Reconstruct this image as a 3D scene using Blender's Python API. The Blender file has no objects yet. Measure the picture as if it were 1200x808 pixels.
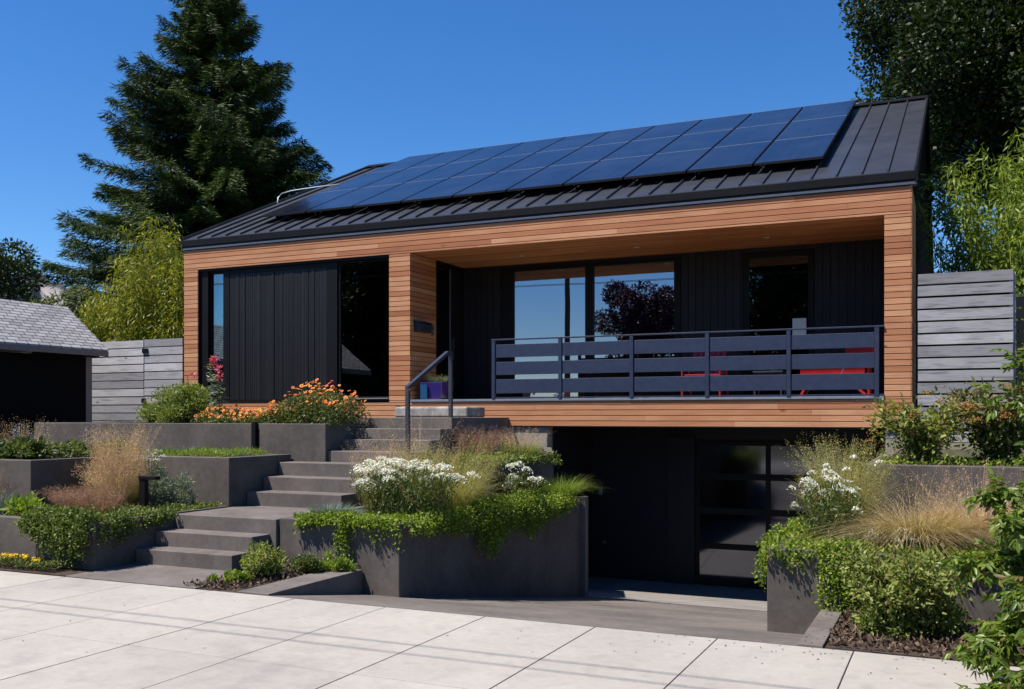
import bpy, math, random
import numpy as np
from mathutils import Vector
random.seed(7)
C = bpy.data.collections.new("scene_objects"); bpy.context.scene.collection.children.link(C)
R = math.radians

# ------------------------------------------------------------------ objects
def tag(o, label=None, cat=None, group=None, kind=None):
    for k, v in (("label", label), ("category", cat), ("group", group), ("kind", kind)):
        if v: o[k] = v
    return o

def thing(name, loc, label, cat, group=None, kind=None):
    o = bpy.data.objects.new(name, None); C.objects.link(o)
    o.location = loc; o.empty_display_size = .2
    o["_w"] = 1; del o["_w"]
    return tag(o, label, cat, group, kind)

def wloc(o):
    v = Vector((0, 0, 0))
    while o is not None:
        v += Vector(o.location); o = o.parent
    return v

def link(name, me, mat, parent):
    o = bpy.data.objects.new(name, me); C.objects.link(o)
    for m in (mat if isinstance(mat, (list, tuple)) else [mat]): me.materials.append(m)
    if parent is not None: o.parent = parent
    return o

class MB:
    """collects solids in world coordinates, links them as one mesh"""
    def __init__(s): s.v = []; s.f = []; s.r = []
    def add(s, vs, fs, rnd=None):
        b = len(s.v); s.v += [tuple(v) for v in vs]; s.f += [tuple(b+i for i in f) for f in fs]
        r = random.random() if rnd is None else rnd
        s.r += [r]*len(vs); return s
    def box(s, x0, x1, y0, y1, z0, z1, rnd=None):
        return s.add([(x0,y0,z0),(x1,y0,z0),(x1,y1,z0),(x0,y1,z0),(x0,y0,z1),(x1,y0,z1),(x1,y1,z1),(x0,y1,z1)],
              [(0,3,2,1),(4,5,6,7),(0,1,5,4),(1,2,6,5),(2,3,7,6),(3,0,4,7)], rnd)
    def hexa(s, bot, top, rnd=None):
        n = len(bot)
        return s.add(list(bot)+list(top), [tuple(range(n-1,-1,-1)), tuple(range(n,2*n))] +
              [(i,(i+1)%n,n+(i+1)%n,n+i) for i in range(n)], rnd)
    def prism(s, poly, z0, z1, rnd=None):
        return s.hexa([(x,y,z0) for x,y in poly], [(x,y,z1) for x,y in poly], rnd)
    def ring(s, outer, inner, z0, z1):
        n = len(outer)
        for i in range(n):
            j = (i+1)%n
            q = [outer[i],outer[j],inner[j],inner[i]]
            b = [(x,y,z0) for x,y in q]; t = [(x,y,z1) for x,y in q]
            s.add(b+t, [(3,2,1,0),(4,5,6,7),(0,1,5,4),(2,3,7,6)], .5)
        return s
    def tube(s, pts, r, n=8, rnd=None):
        rs = r if isinstance(r,(list,tuple)) else [r]*len(pts)
        pts = [Vector(p) for p in pts]; vs=[]; fs=[]
        for i,p in enumerate(pts):
            d = (pts[min(i+1,len(pts)-1)]-pts[max(i-1,0)]).normalized()
            a = d.cross(Vector((0,0,1)) if abs(d.z)<.9 else Vector((1,0,0))).normalized(); b = d.cross(a)
            for k in range(n):
                t = 2*math.pi*k/n; vs.append(p+(a*math.cos(t)+b*math.sin(t))*rs[i])
        for i in range(len(pts)-1):
            for k in range(n):
                fs.append((i*n+k,i*n+(k+1)%n,(i+1)*n+(k+1)%n,(i+1)*n+k))
        fs.append(tuple(range(n-1,-1,-1))); fs.append(tuple(range((len(pts)-1)*n,len(pts)*n)))
        return s.add(vs, fs, rnd)
    def disc(s, c, r, axis, h, n=16, rnd=None):
        c = Vector(c); a = Vector(axis).normalized()
        return s.tube([c, c+a*h], r, n, rnd)
    def build(s, name, mat, parent=None, bevel=0, smooth=False):
        w = wloc(parent) if parent is not None else Vector((0,0,0))
        me = bpy.data.meshes.new(name)
        me.from_pydata([(x-w.x,y-w.y,z-w.z) for x,y,z in s.v], [], s.f)
        at = me.attributes.new("rnd", 'FLOAT', 'POINT'); at.data.foreach_set("value", s.r)
        me.update()
        o = link(name, me, mat, parent)
        if smooth:
            for p in me.polygons: p.use_smooth = True
        if bevel:
            m = o.modifiers.new("b", 'BEVEL'); m.width = bevel; m.segments = 2; m.limit_method = 'ANGLE'
        return o

def np_mesh(name, verts, faces, rnd, mat, parent=None, smooth=False, midx=None):
    """verts (n,3) world, faces (m,k) -> one mesh"""
    w = wloc(parent) if parent is not None else Vector((0,0,0))
    v = np.asarray(verts, dtype=np.float32) - np.array([w.x,w.y,w.z], dtype=np.float32)
    f = np.asarray(faces, dtype=np.int32); m, k = f.shape
    me = bpy.data.meshes.new(name)
    me.vertices.add(len(v)); me.vertices.foreach_set("co", v.ravel())
    me.loops.add(m*k); me.loops.foreach_set("vertex_index", f.ravel())
    me.polygons.add(m); me.polygons.foreach_set("loop_start", np.arange(0, m*k, k, dtype=np.int32))
    at = me.attributes.new("rnd", 'FLOAT', 'POINT'); at.data.foreach_set("value", np.asarray(rnd, dtype=np.float32))
    me.update(calc_edges=True)
    o = link(name, me, mat, parent)
    if midx is not None: me.polygons.foreach_set("material_index", np.asarray(midx, dtype=np.int32))
    if smooth: me.polygons.foreach_set("use_smooth", np.ones(m, dtype=bool))
    return o

# ------------------------------------------------------------------ materials
def newmat(name):
    m = bpy.data.materials.new(name); m.use_nodes = True
    nt = m.node_tree; nt.nodes.clear()
    out = nt.nodes.new("ShaderNodeOutputMaterial")
    return m, nt, out
def N(nt, t, **kw):
    n = nt.nodes.new(t)
    for k, v in kw.items(): setattr(n, k, v)
    return n
def ramp(nt, fac, stops):
    r = N(nt, "ShaderNodeValToRGB"); e = r.color_ramp.elements
    while len(e) < len(stops): e.new(.5)
    for i, (p, c) in enumerate(stops): e[i].position = p; e[i].color = (*c, 1) if len(c) == 3 else c
    nt.links.new(fac, r.inputs[0]); return r.outputs[0]
def noise(nt, vec, scale, detail=6, rough=.6, mapping=None):
    if mapping:
        mp = N(nt, "ShaderNodeMapping"); mp.inputs["Scale"].default_value = mapping
        nt.links.new(vec, mp.inputs[0]); vec = mp.outputs[0]
    n = N(nt, "ShaderNodeTexNoise"); n.inputs["Scale"].default_value = scale
    n.inputs["Detail"].default_value = detail; n.inputs["Roughness"].default_value = rough
    nt.links.new(vec, n.inputs["Vector"]); return n.outputs["Fac"]
def math_(nt, op, a, b=None, clamp=False):
    n = N(nt, "ShaderNodeMath", operation=op); n.use_clamp = clamp
    for i, x in enumerate((a, b)):
        if x is None: continue
        if isinstance(x, (int, float)): n.inputs[i].default_value = x
        else: nt.links.new(x, n.inputs[i])
    return n.outputs[0]
def mix(nt, fac, a, b, mode='MIX'):
    n = N(nt, "ShaderNodeMix", data_type='RGBA', blend_type=mode)
    for s, x in ((0, fac), (6, a), (7, b)):
        if isinstance(x, (int, float)): n.inputs[s].default_value = x
        elif isinstance(x, tuple): n.inputs[s].default_value = (*x, 1)
        else: nt.links.new(x, n.inputs[s])
    return n.outputs[2]
def pbsdf(nt, out, col, rough=.6, spec=.5, bump=None, bstr=.3, bdist=.01, metal=0.):
    p = N(nt, "ShaderNodeBsdfPrincipled")
    if isinstance(col, tuple): p.inputs["Base Color"].default_value = (*col, 1)
    else: nt.links.new(col, p.inputs["Base Color"])
    if isinstance(rough, float): p.inputs["Roughness"].default_value = rough
    else: nt.links.new(rough, p.inputs["Roughness"])
    p.inputs["Specular IOR Level"].default_value = spec; p.inputs["Metallic"].default_value = metal
    if bump is not None:
        b = N(nt, "ShaderNodeBump"); b.inputs["Strength"].default_value = bstr; b.inputs["Distance"].default_value = bdist
        nt.links.new(bump, b.inputs["Height"]); nt.links.new(b.outputs[0], p.inputs["Normal"])
    nt.links.new(p.outputs[0], out.inputs[0]); return p
def pos(nt): return N(nt, "ShaderNodeNewGeometry").outputs["Position"]
def rndattr(nt):
    a = N(nt, "ShaderNodeAttribute"); a.attribute_name = "rnd"; return a.outputs["Fac"]

def wood_mat(name, cols, axis_scale, dark=.25, knots=False, rough=.65, grey=None, bstr=.35, spec=.3):
    m, nt, out = newmat(name); P = pos(nt); r = rndattr(nt)
    add = N(nt, "ShaderNodeVectorMath", operation='ADD')
    cmb = N(nt, "ShaderNodeCombineXYZ"); s37 = math_(nt, 'MULTIPLY', r, 37.); 
    for i in range(3): nt.links.new(s37, cmb.inputs[i])
    nt.links.new(P, add.inputs[0]); nt.links.new(cmb.outputs[0], add.inputs[1]); V = add.outputs[0]
    g = noise(nt, V, 1., 8, .65, axis_scale)
    b = noise(nt, V, 1.3, 3, .5)
    base = ramp(nt, r, [(0, cols[0]), (.35, cols[1]), (.7, cols[2]), (1, cols[3])])
    grain = ramp(nt, g, [(.3, (1-dark,)*3), (.5, (1,1,1)), (.75, (1-dark*.5,)*3)])
    col = mix(nt, 1., base, grain, 'MULTIPLY')
    col = mix(nt, math_(nt,'MULTIPLY', math_(nt,'SUBTRACT', b, .45, True), 1.6, True), col, cols[4] if len(cols) > 4 else cols[0])
    if knots:
        vo = N(nt, "ShaderNodeTexVoronoi"); vo.inputs["Scale"].default_value = knots
        mp = N(nt, "ShaderNodeMapping"); mp.inputs["Scale"].default_value = (1,1,.6) if axis_scale[0] > axis_scale[2] else (.5,1,1)
        nt.links.new(V, mp.inputs[0]); nt.links.new(mp.outputs[0], vo.inputs[0])
        k = ramp(nt, vo.outputs["Distance"], [(.03,(1,1,1)),(.09,(0,0,0))])
        col = mix(nt, k, col, tuple(c*.35 for c in cols[0]) if not grey else grey)
    pbsdf(nt, out, col, rough, spec, g, bstr, .006)
    return m

def concrete(name, c, var=.18, scale=1.2, rough=.75, stain=None, board=False, spec=.35, slab=0):
    m, nt, out = newmat(name); P = pos(nt)
    a = noise(nt, P, scale, 8, .6); b = noise(nt, P, 14., 6, .7); f = noise(nt, P, 120., 3, .6)
    v = math_(nt,'ADD', math_(nt,'MULTIPLY', a, .6), math_(nt,'MULTIPLY', b, .4))
    col = ramp(nt, v, [(.39, tuple(x*(1-var) for x in c)), (.5, c), (.61, tuple(min(1,x*(1+var)) for x in c))])
    if stain:
        s = noise(nt, P, .55, 7, .62, (1,.6,1.4)); s2 = noise(nt, P, 3.2, 5, .6)
        k = math_(nt,'MULTIPLY', ramp(nt, s, [(.46,(0,0,0)),(.66,(1,1,1))]), ramp(nt, s2, [(.4,(0,0,0)),(.65,(1,1,1))]))
        col = mix(nt, math_(nt,'MULTIPLY', k, .55), col, stain)
    vs = noise(nt, P, 1., 4, .6, (5,5,.5))
    col = mix(nt, math_(nt,'MULTIPLY', ramp(nt, vs, [(.52,(0,0,0)),(.72,(1,1,1))]), .30), col, tuple(x*.55 for x in c))
    if slab:
        sr = ramp(nt, rndattr(nt), [(0,(1-slab,1-slab,1-slab*.9)),(1,(1,1,1))]); col = mix(nt, 1., col, sr, 'MULTIPLY')
        fine = ramp(nt, f, [(.28,(.72,.71,.70)),(.42,(1,1,1))]); col = mix(nt, .8, col, fine, 'MULTIPLY')
    h = math_(nt,'ADD', math_(nt,'MULTIPLY', b, .5), f)
    pbsdf(nt, out, col, rough, spec, h, .35, .004)
    return m

def leafmat(name, c0, c1, c2, trans=.35, rough=.5, spec=.3, dryleaf=False):
    m, nt, out = newmat(name); r = rndattr(nt)
    dry = (.17,.115,.05)
    col = ramp(nt, r, [(0, c0), (.5, c1), (.93, c2), (.945, dry if dryleaf else c2)])
    p = N(nt, "ShaderNodeBsdfPrincipled"); nt.links.new(col, p.inputs["Base Color"])
    p.inputs["Roughness"].default_value = rough; p.inputs["Specular IOR Level"].default_value = spec
    t = N(nt, "ShaderNodeBsdfTranslucent")
    tc = mix(nt, 1., col, (1.25, 1.35, .55), 'MULTIPLY'); nt.links.new(tc, t.inputs[0])
    ms = N(nt, "ShaderNodeMixShader"); ms.inputs[0].default_value = trans
    nt.links.new(p.outputs[0], ms.inputs[1]); nt.links.new(t.outputs[0], ms.inputs[2]); nt.links.new(ms.outputs[0], out.inputs[0])
    return m

def plain(name, c, rough=.5, spec=.5, metal=0., var=.12, bstr=.12, scale=9.):
    m, nt, out = newmat(name); P = pos(nt); n = noise(nt, P, scale, 6, .65)
    col = ramp(nt, n, [(.3, tuple(x*(1-var) for x in c)), (.7, tuple(min(1, x*(1+var)) for x in c))])
    rr = math_(nt,'ADD', math_(nt,'MULTIPLY', n, .15), rough-.07)
    pbsdf(nt, out, col, rr, spec, noise(nt, P, 60., 3), bstr, .002, metal)
    return m

def glass(name, refl, tint, rough=.004, wave=.02, gc=(1,1,1)):
    m, nt, out = newmat(name)
    g = N(nt, "ShaderNodeBsdfGlossy"); g.inputs["Roughness"].default_value = rough; g.inputs[0].default_value = (*gc, 1)
    b = N(nt, "ShaderNodeBump"); b.inputs["Strength"].default_value = wave; b.inputs["Distance"].default_value = .02
    nt.links.new(noise(nt, pos(nt), 1.1, 2, .4), b.inputs["Height"]); nt.links.new(b.outputs[0], g.inputs["Normal"])
    t = N(nt, "ShaderNodeBsdfTransparent"); t.inputs[0].default_value = (*tint, 1)
    lw = N(nt, "ShaderNodeFresnel"); lw.inputs[0].default_value = 1.5
    ms = N(nt, "ShaderNodeMixShader"); nt.links.new(math_(nt,'ADD', lw.outputs[0], refl, True), ms.inputs[0])
    nt.links.new(t.outputs[0], ms.inputs[1]); nt.links.new(g.outputs[0], ms.inputs[2]); nt.links.new(ms.outputs[0], out.inputs[0])
    return m

M = {}
M['cedar'] = wood_mat('cedar', [(.34,.13,.058),(.47,.21,.10),(.58,.30,.155),(.41,.16,.072),(.32,.105,.045)], (1.2,30,60), .42, 2.2)
M['cedar_y'] = wood_mat('cedar_return', [(.34,.13,.058),(.47,.21,.10),(.58,.30,.155),(.41,.16,.072),(.32,.105,.045)], (30,1.2,60), .42, 2.2)
M['charred'] = wood_mat('charred', [(.006,.006,.0075),(.009,.009,.011),(.012,.012,.0145),(.0075,.0075,.009)], (40,40,1.2), .5, 5., .5, (.028,.028,.032), .6, .3)
M['gable'] = wood_mat('gable_cladding', [(.006,.006,.007),(.008,.008,.009),(.010,.010,.011),(.007,.007,.008)], (40,40,1.2), .5, False, .95, None, .5, .05)
M['deck'] = wood_mat('deck_boards', [(.46,.34,.17),(.52,.40,.20),(.56,.43,.23),(.49,.37,.18)], (30,1.2,60), .3, False, .7)
M['charred_back'] = wood_mat('charred_back', [(.008,.008,.012),(.011,.010,.016),(.014,.013,.02),(.009,.009,.013)], (40,40,1.2), .5, 4., .6, (.02,.02,.028), .5, .3)
M['grey_wood'] = wood_mat('grey_wood', [(.24,.235,.255),(.34,.335,.355),(.50,.495,.51),(.32,.315,.33),(.19,.185,.19)], (2,40,22), .5, 2.6, .8, (.13,.12,.125))
M['grey_wood2'] = wood_mat('grey_wood_old', [(.20,.195,.21),(.29,.285,.30),(.45,.445,.455),(.28,.275,.285),(.16,.155,.16)], (2,40,22), .6, 2.6, .8, (.10,.095,.09))
M['conc'] = concrete('dark_concrete', (.088,.076,.067), .30, 1.3)
M['conc_step'] = concrete('step_concrete', (.117,.101,.092), .24, 1.9)
M['conc_wall'] = concrete('foundation_concrete', (.23,.22,.205), .15)
M['drive'] = concrete('driveway_concrete', (.122,.106,.094), .30, .9, stain=(.075,.068,.063))
M['drive2'] = concrete('apron_concrete', (.205,.19,.175), .16)
M['walk'] = concrete('sidewalk_concrete', (.345,.32,.287), .10, .8, .8, stain=(.185,.173,.165), spec=.3, slab=.13)
M['stone'] = concrete('stone', (.26,.25,.225), .4, 4.)
M['asphalt'] = concrete('asphalt', (.06,.06,.062), .25, 2., .85)
M['soil'] = concrete('soil', (.045,.03,.022), .5, 9., .95)
M['earth'] = concrete('earth', (.09,.085,.05), .4, .2, .95)
M['metal_roof'] = plain('roof_metal', (.028,.030,.038), .36, .6, 0., .15, .03, 2.)
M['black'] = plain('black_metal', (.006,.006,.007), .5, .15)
M['pframe'] = plain('panel_frame', (.05,.055,.07), .35, .5)
M['flash'] = plain('flashing', (.07,.085,.12), .35, .6)
M['rail'] = plain('rail_metal', (.019,.028,.062), .42, .5, 0., .18)
M['ledge'] = plain('ledge_metal', (.17,.19,.23), .4, .5)
M['hand'] = plain('handrail_metal', (.03,.032,.045), .35, .6)
M['gutter'] = plain('grey_trim', (.17,.165,.16), .55, .4)
M['red'] = plain('red_paint', (.30,.008,.015), .4, .5)
M['mail'] = plain('dark_box', (.012,.012,.02), .4, .5)
M['steel'] = plain('steel', (.5,.5,.52), .3, .5, 1.)
M['pot'] = plain('violet_glaze', (.035,.02,.16), .18, .6)
M['pot_teal'] = plain('blue_glaze', (.01,.06,.15), .18, .6)
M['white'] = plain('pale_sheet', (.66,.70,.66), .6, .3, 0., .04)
M['room'] = plain('room_wall', (.03,.028,.026), .8, .2)
M['bark'] = wood_mat('bark', [(.07,.05,.035),(.09,.065,.045),(.11,.08,.06),(.08,.06,.04)], (12,12,2), .6, False, .9, None, 1.)
M['twig'] = plain('twig', (.10,.075,.045), .8, .2)
M['glass'] = glass('window_glass', .27, (.35,.35,.36), gc=(.92,.92,1))
M['glass_dark'] = glass('dark_window_glass', .06, (.3,.3,.32))
M['glass_blue'] = glass('side_glass', .22, (.25,.4,.45), gc=(.75,.95,1))
M['glass_garage'] = glass('garage_glass', .10, (.10,.10,.13), .07, .03, (.8,.85,1))
M['rock'] = concrete('rock', (.30,.28,.28), .5, .02, .95)

def shingle_mat():
    m, nt, out = newmat('shingles'); tc = N(nt, "ShaderNodeNewGeometry").outputs["Position"]
    sep = N(nt, "ShaderNodeSeparateXYZ"); nt.links.new(tc, sep.inputs[0])
    cmb = N(nt, "ShaderNodeCombineXYZ"); nt.links.new(sep.outputs[1], cmb.inputs[0]); nt.links.new(math_(nt,'MULTIPLY',sep.outputs[0],1.28), cmb.inputs[1])
    br = N(nt, "ShaderNodeTexBrick"); nt.links.new(cmb.outputs[0], br.inputs[0])
    br.inputs["Scale"].default_value = 1.; br.inputs["Brick Width"].default_value = .26; br.inputs["Row Height"].default_value = .105
    br.inputs["Mortar Size"].default_value = .012; br.inputs["Mortar Smooth"].default_value = .3
    br.inputs["Color1"].default_value = (.27,.27,.285,1); br.inputs["Color2"].default_value = (.42,.42,.44,1); br.inputs["Mortar"].default_value = (.05,.05,.055,1)
    n = noise(nt, tc, 45., 4, .7); col = mix(nt, .35, br.outputs[0], ramp(nt, n, [(.3,(.12,.12,.12)),(.7,(.5,.5,.5))]), 'OVERLAY')
    pbsdf(nt, out, col, .9, .2, n, .5, .01); return m
M['shingle'] = shingle_mat()
def solar_mat():
    m, nt, out = newmat('solar_cells'); P = pos(nt)
    n = noise(nt, P, 1.5, 3); col = ramp(nt, n, [(.3,(.005,.006,.013)),(.7,(.008,.009,.02))])
    sep = N(nt, "ShaderNodeSeparateXYZ"); nt.links.new(P, sep.inputs[0])
    fx = math_(nt,'FRACT', math_(nt,'MULTIPLY', sep.outputs[0], 1/.19))
    l = math_(nt,'LESS_THAN', fx, .04)
    col = mix(nt, math_(nt,'MULTIPLY', l, .25), col, (.05,.06,.11))
    fy = math_(nt,'FRACT', math_(nt,'MULTIPLY', sep.outputs[1], 1/.172)); l2 = math_(nt,'LESS_THAN', fy, .05)
    col = mix(nt, math_(nt,'MULTIPLY', l2, .35), col, (.05,.06,.11))
    dust = ramp(nt, noise(nt, P, .8, 6, .7), [(.4,(0,0,0)),(.75,(1,1,1))]); col = mix(nt, math_(nt,'MULTIPLY', dust, .05), col, (.3,.29,.27))
    rr = math_(nt,'ADD', math_(nt,'MULTIPLY', noise(nt, P, 2.1, 4), .1), .07)
    pbsdf(nt, out, col, rr, .28); return m
M['solar'] = solar_mat()

L = {}
L['conifer'] = leafmat('conifer_needles', (0.0162,0.0311,0.007142), (0.0324,0.06056,0.01071), (0.06309,0.1048,0.01517), .12, .6)
L['maple'] = leafmat('maple_leaves', (0.0113,0.02098,0.004642), (0.02259,0.03794,0.006428), (0.04812,0.06964,0.01035), .25)
L['bamboo'] = leafmat('bamboo_leaves', (0.119,0.1285,0.01587), (0.2023,0.2142,0.0238), (0.3333,0.3213,0.03967), .4)
L['bamboo_r'] = leafmat('bamboo_leaves_right', (0.08894,0.1342,0.01829), (0.1525,0.2124,0.03201), (0.2668,0.3242,0.05488), .4)
L['hedge'] = leafmat('hedge_leaves', (0.05616,0.07762,0.01901), (0.1123,0.1338,0.02995), (0.191,0.2059,0.05242), .3)
L['dark'] = leafmat('dark_leaves', (0.00882,0.01953,0.0063), (0.02268,0.03906,0.01071), (0.04158,0.06426,0.01638), .2)
L['plum'] = leafmat('plum_leaves', (.022,.007,.02), (.04,.012,.034), (.07,.025,.055), .1)
L['bush'] = leafmat('bush_leaves', (0.09981,0.1397,0.03208), (0.1853,0.2212,0.05346), (0.2993,0.3144,0.08554), .35, dryleaf=True)
L['cover'] = leafmat('cover_leaves', (0.07177,0.1216,0.01184), (0.1529,0.2229,0.02159), (0.305,0.3574,0.0418), .35, dryleaf=True)
L['cover2'] = leafmat('vine_leaves', (0.04579,0.07661,0.01361), (0.1037,0.1436,0.02722), (0.2074,0.2257,0.05832), .3, dryleaf=True)
L['mid'] = leafmat('mid_leaves', (0.03948,0.06128,0.01611), (0.07898,0.1075,0.02685), (0.1448,0.1736,0.04475), .3, dryleaf=True)
L['lime'] = leafmat('lime_leaves', (0.1053,0.1685,0.02106), (0.1895,0.2632,0.03726), (0.2948,0.358,0.06318), .35)
L['silver'] = leafmat('silver_leaves', (0.09504,0.1236,0.07603), (0.1615,0.1901,0.133), (0.2471,0.2756,0.2091), .25)
L['blue'] = leafmat('blue_grass', (0.07128,0.1188,0.08712), (0.1188,0.1742,0.1346), (0.1742,0.2376,0.1901), .2)
L['green_grass'] = leafmat('green_grass', (0.0716,0.1254,0.01309), (0.1432,0.2122,0.02686), (0.2625,0.3183,0.0537), .35, dryleaf=True)
L['tan'] = leafmat('tan_grass', (0.2793,0.1811,0.09878), (0.5027,0.3363,0.2147), (0.7262,0.5174,0.3793), .3, .7)
L['gold'] = leafmat('gold_grass', (.21,.145,.06), (.38,.28,.135), (.52,.41,.23), .3, .7)
L['olive'] = leafmat('olive_grass', (0.1733,0.1733,0.0495), (0.3217,0.297,0.099), (0.5198,0.4455,0.1861), .3, .7)
L['rust'] = leafmat('rust_grass', (0.1605,0.07434,0.05544), (0.2809,0.1487,0.1109), (0.4213,0.2602,0.1996), .3, .7)
L['white'] = leafmat('white_petals', (0.5481,0.5305,0.495), (0.6896,0.6808,0.663), (0.7603,0.7603,0.7603), .25, .6)
L['orange'] = leafmat('orange_petals', (0.5713,0.09215,0.01843), (0.7188,0.2027,0.02764), (0.7556,0.3502,0.05529), .25, .6)
L['redc'] = leafmat('flower_centres', (0.1426,0.01584,0.00792), (0.2218,0.03168,0.01188), (0.2772,0.05544,0.01584), .1, .7)
L['yellow'] = leafmat('yellow_petals', (0.6111,0.3667,0.00873), (0.6984,0.4801,0.01746), (0.742,0.5675,0.04365), .2, .6)
L['pink'] = leafmat('pink_petals', (0.4801,0.04365,0.1048), (0.5936,0.1048,0.1921), (0.6548,0.2182,0.3056), .25, .6)
L['lav'] = leafmat('lavender_spikes', (0.1267,0.1109,0.1584), (0.2059,0.1822,0.2376), (0.2851,0.2614,0.301), .2, .7)
L['rustfl'] = leafmat('rust_flowers', (0.2619,0.1048,0.03492), (0.3667,0.1746,0.05238), (0.454,0.2619,0.0873), .2, .7)
L['mulch'] = leafmat('mulch_chips', (.03,.018,.012), (.07,.045,.03), (.17,.115,.08), .05, .9)
L['nearleaf'] = leafmat('near_leaves', (0.05216,0.09486,0.01157), (0.1043,0.1637,0.01928), (0.1877,0.2499,0.03856), .4, .4, .4, dryleaf=True)

# ------------------------------------------------------------------ foliage generators (numpy)
def rg(seed): return np.random.default_rng(seed)
def unit(v): return v/np.maximum(np.linalg.norm(v, axis=1, keepdims=True), 1e-6)
def leafgeo(p, d, Ls, Ws, g, up=.5, fold=False):
    """leaf blades: base p, direction d; returns verts, faces, leaf index per vertex"""
    n = len(p); d = unit(d); up_v = unit(g.normal(size=(n,3))*(1-up) + np.array([0,0,up]))
    s = unit(np.cross(d, up_v)); nn = np.cross(s, d)
    Ls = np.broadcast_to(np.asarray(Ls, float).reshape(-1,1), (n,1)); Ws = np.broadcast_to(np.asarray(Ws, float).reshape(-1,1), (n,1))
    if not fold:
        V = np.stack([p, p+d*Ls*.45+s*Ws*.5, p+d*Ls, p+d*Ls*.45-s*Ws*.5], 1).reshape(-1,3)
        F = np.arange(n*4).reshape(-1,4); return V, F, np.repeat(np.arange(n), 4)
    dn = -nn*Ls*.12
    V = np.stack([p, p+d*Ls*.3+s*Ws*.45+nn*Ws*.18, p+d*Ls*.7+s*Ws*.38+nn*Ws*.1+dn, p+d*Ls+dn*1.6,
                  p+d*Ls*.7-s*Ws*.38+nn*Ws*.1+dn, p+d*Ls*.3-s*Ws*.45+nn*Ws*.18, p+d*Ls*.35, p+d*Ls*.7+dn*.8], 1).reshape(-1,3)
    b = np.arange(n)[:,None]*8
    F = np.concatenate([b+np.array([0,1,2,7]), b+np.array([7,2,3,4]), b+np.array([0,7,4,5])], 0)
    return V, F, np.repeat(np.arange(n), 8)

def leaf_obj(name, p, d, Ls, Ws, mat, parent, g, rnd=None, up=.5, fold=False):
    V, F, idx = leafgeo(p, d, Ls, Ws, g, up, fold)
    r = g.random(len(p)) if rnd is None else rnd
    return np_mesh(name, V, F, np.clip(r,0,1)[idx], mat, parent)

def clumps(g, centres, radii, per, shell=.55, flat=.8):
    """points scattered in clumps; returns p, outward dir, clump random"""
    P, D, K = [], [], []
    for i, (c, r) in enumerate(zip(centres, radii)):
        n = int(per*(r/np.mean(radii))**2)
        u = unit(g.normal(size=(n,3))); rad = (shell+(1-shell)*g.random((n,1)))*r
        q = u*rad; q[:,2] *= flat
        P.append(np.asarray(c)+q); D.append(u); K.append(np.full(n, g.random()))
    return np.concatenate(P), np.concatenate(D), np.concatenate(K)

def broad_tree(name, loc, z0, zc, rx, ry, rz, nclump, cr, per, leafL, leafW, mat, label, cat='tree', seed=1, group=None, trunk_r=.2, up=.45, droop=.0, cut=None):
    g = rg(seed); t = thing(name, (loc[0],loc[1],z0), label, cat, group)
    u = unit(g.normal(size=(nclump,3))); rad = g.random((nclump,1))**.4
    c = u*rad*np.array([rx,ry,rz])*(.82+.3*g.random((nclump,1)))+np.array([loc[0],loc[1],zc])
    r = cr*(.6+.8*g.random(nclump))
    p, d, k = clumps(g, c, r, per)
    rnd = .45*k+.55*g.random(len(p))
    dd = d*.6+g.normal(size=d.shape)*.6; dd[:,2] -= droop
    leaf_obj('crown', p, dd, leafL*(.6+.8*g.random(len(p))), leafW*(.6+.8*g.random(len(p))), mat, t, g, rnd, up)
    mb = MB(); fork = z0+(zc-rz-z0)*.8+.3*rz
    mb.tube([(loc[0],loc[1],z0-.1),(loc[0]+.1,loc[1],(z0+fork)/2),(loc[0],loc[1]+.1,fork)], [trunk_r*1.2,trunk_r,trunk_r*.8])
    for i in range(0, nclump, max(1,nclump//26)):
        e = c[i]; m = (np.array([loc[0],loc[1],fork])*.5+e*.5); m[2] -= .1*rz
        mb.tube([(loc[0],loc[1]+.1,fork-.1), tuple(m), tuple(e)], [trunk_r*.45,trunk_r*.25,trunk_r*.07], 6)
    mb.build('trunk', M['bark'], t, smooth=True)
    return t

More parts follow.
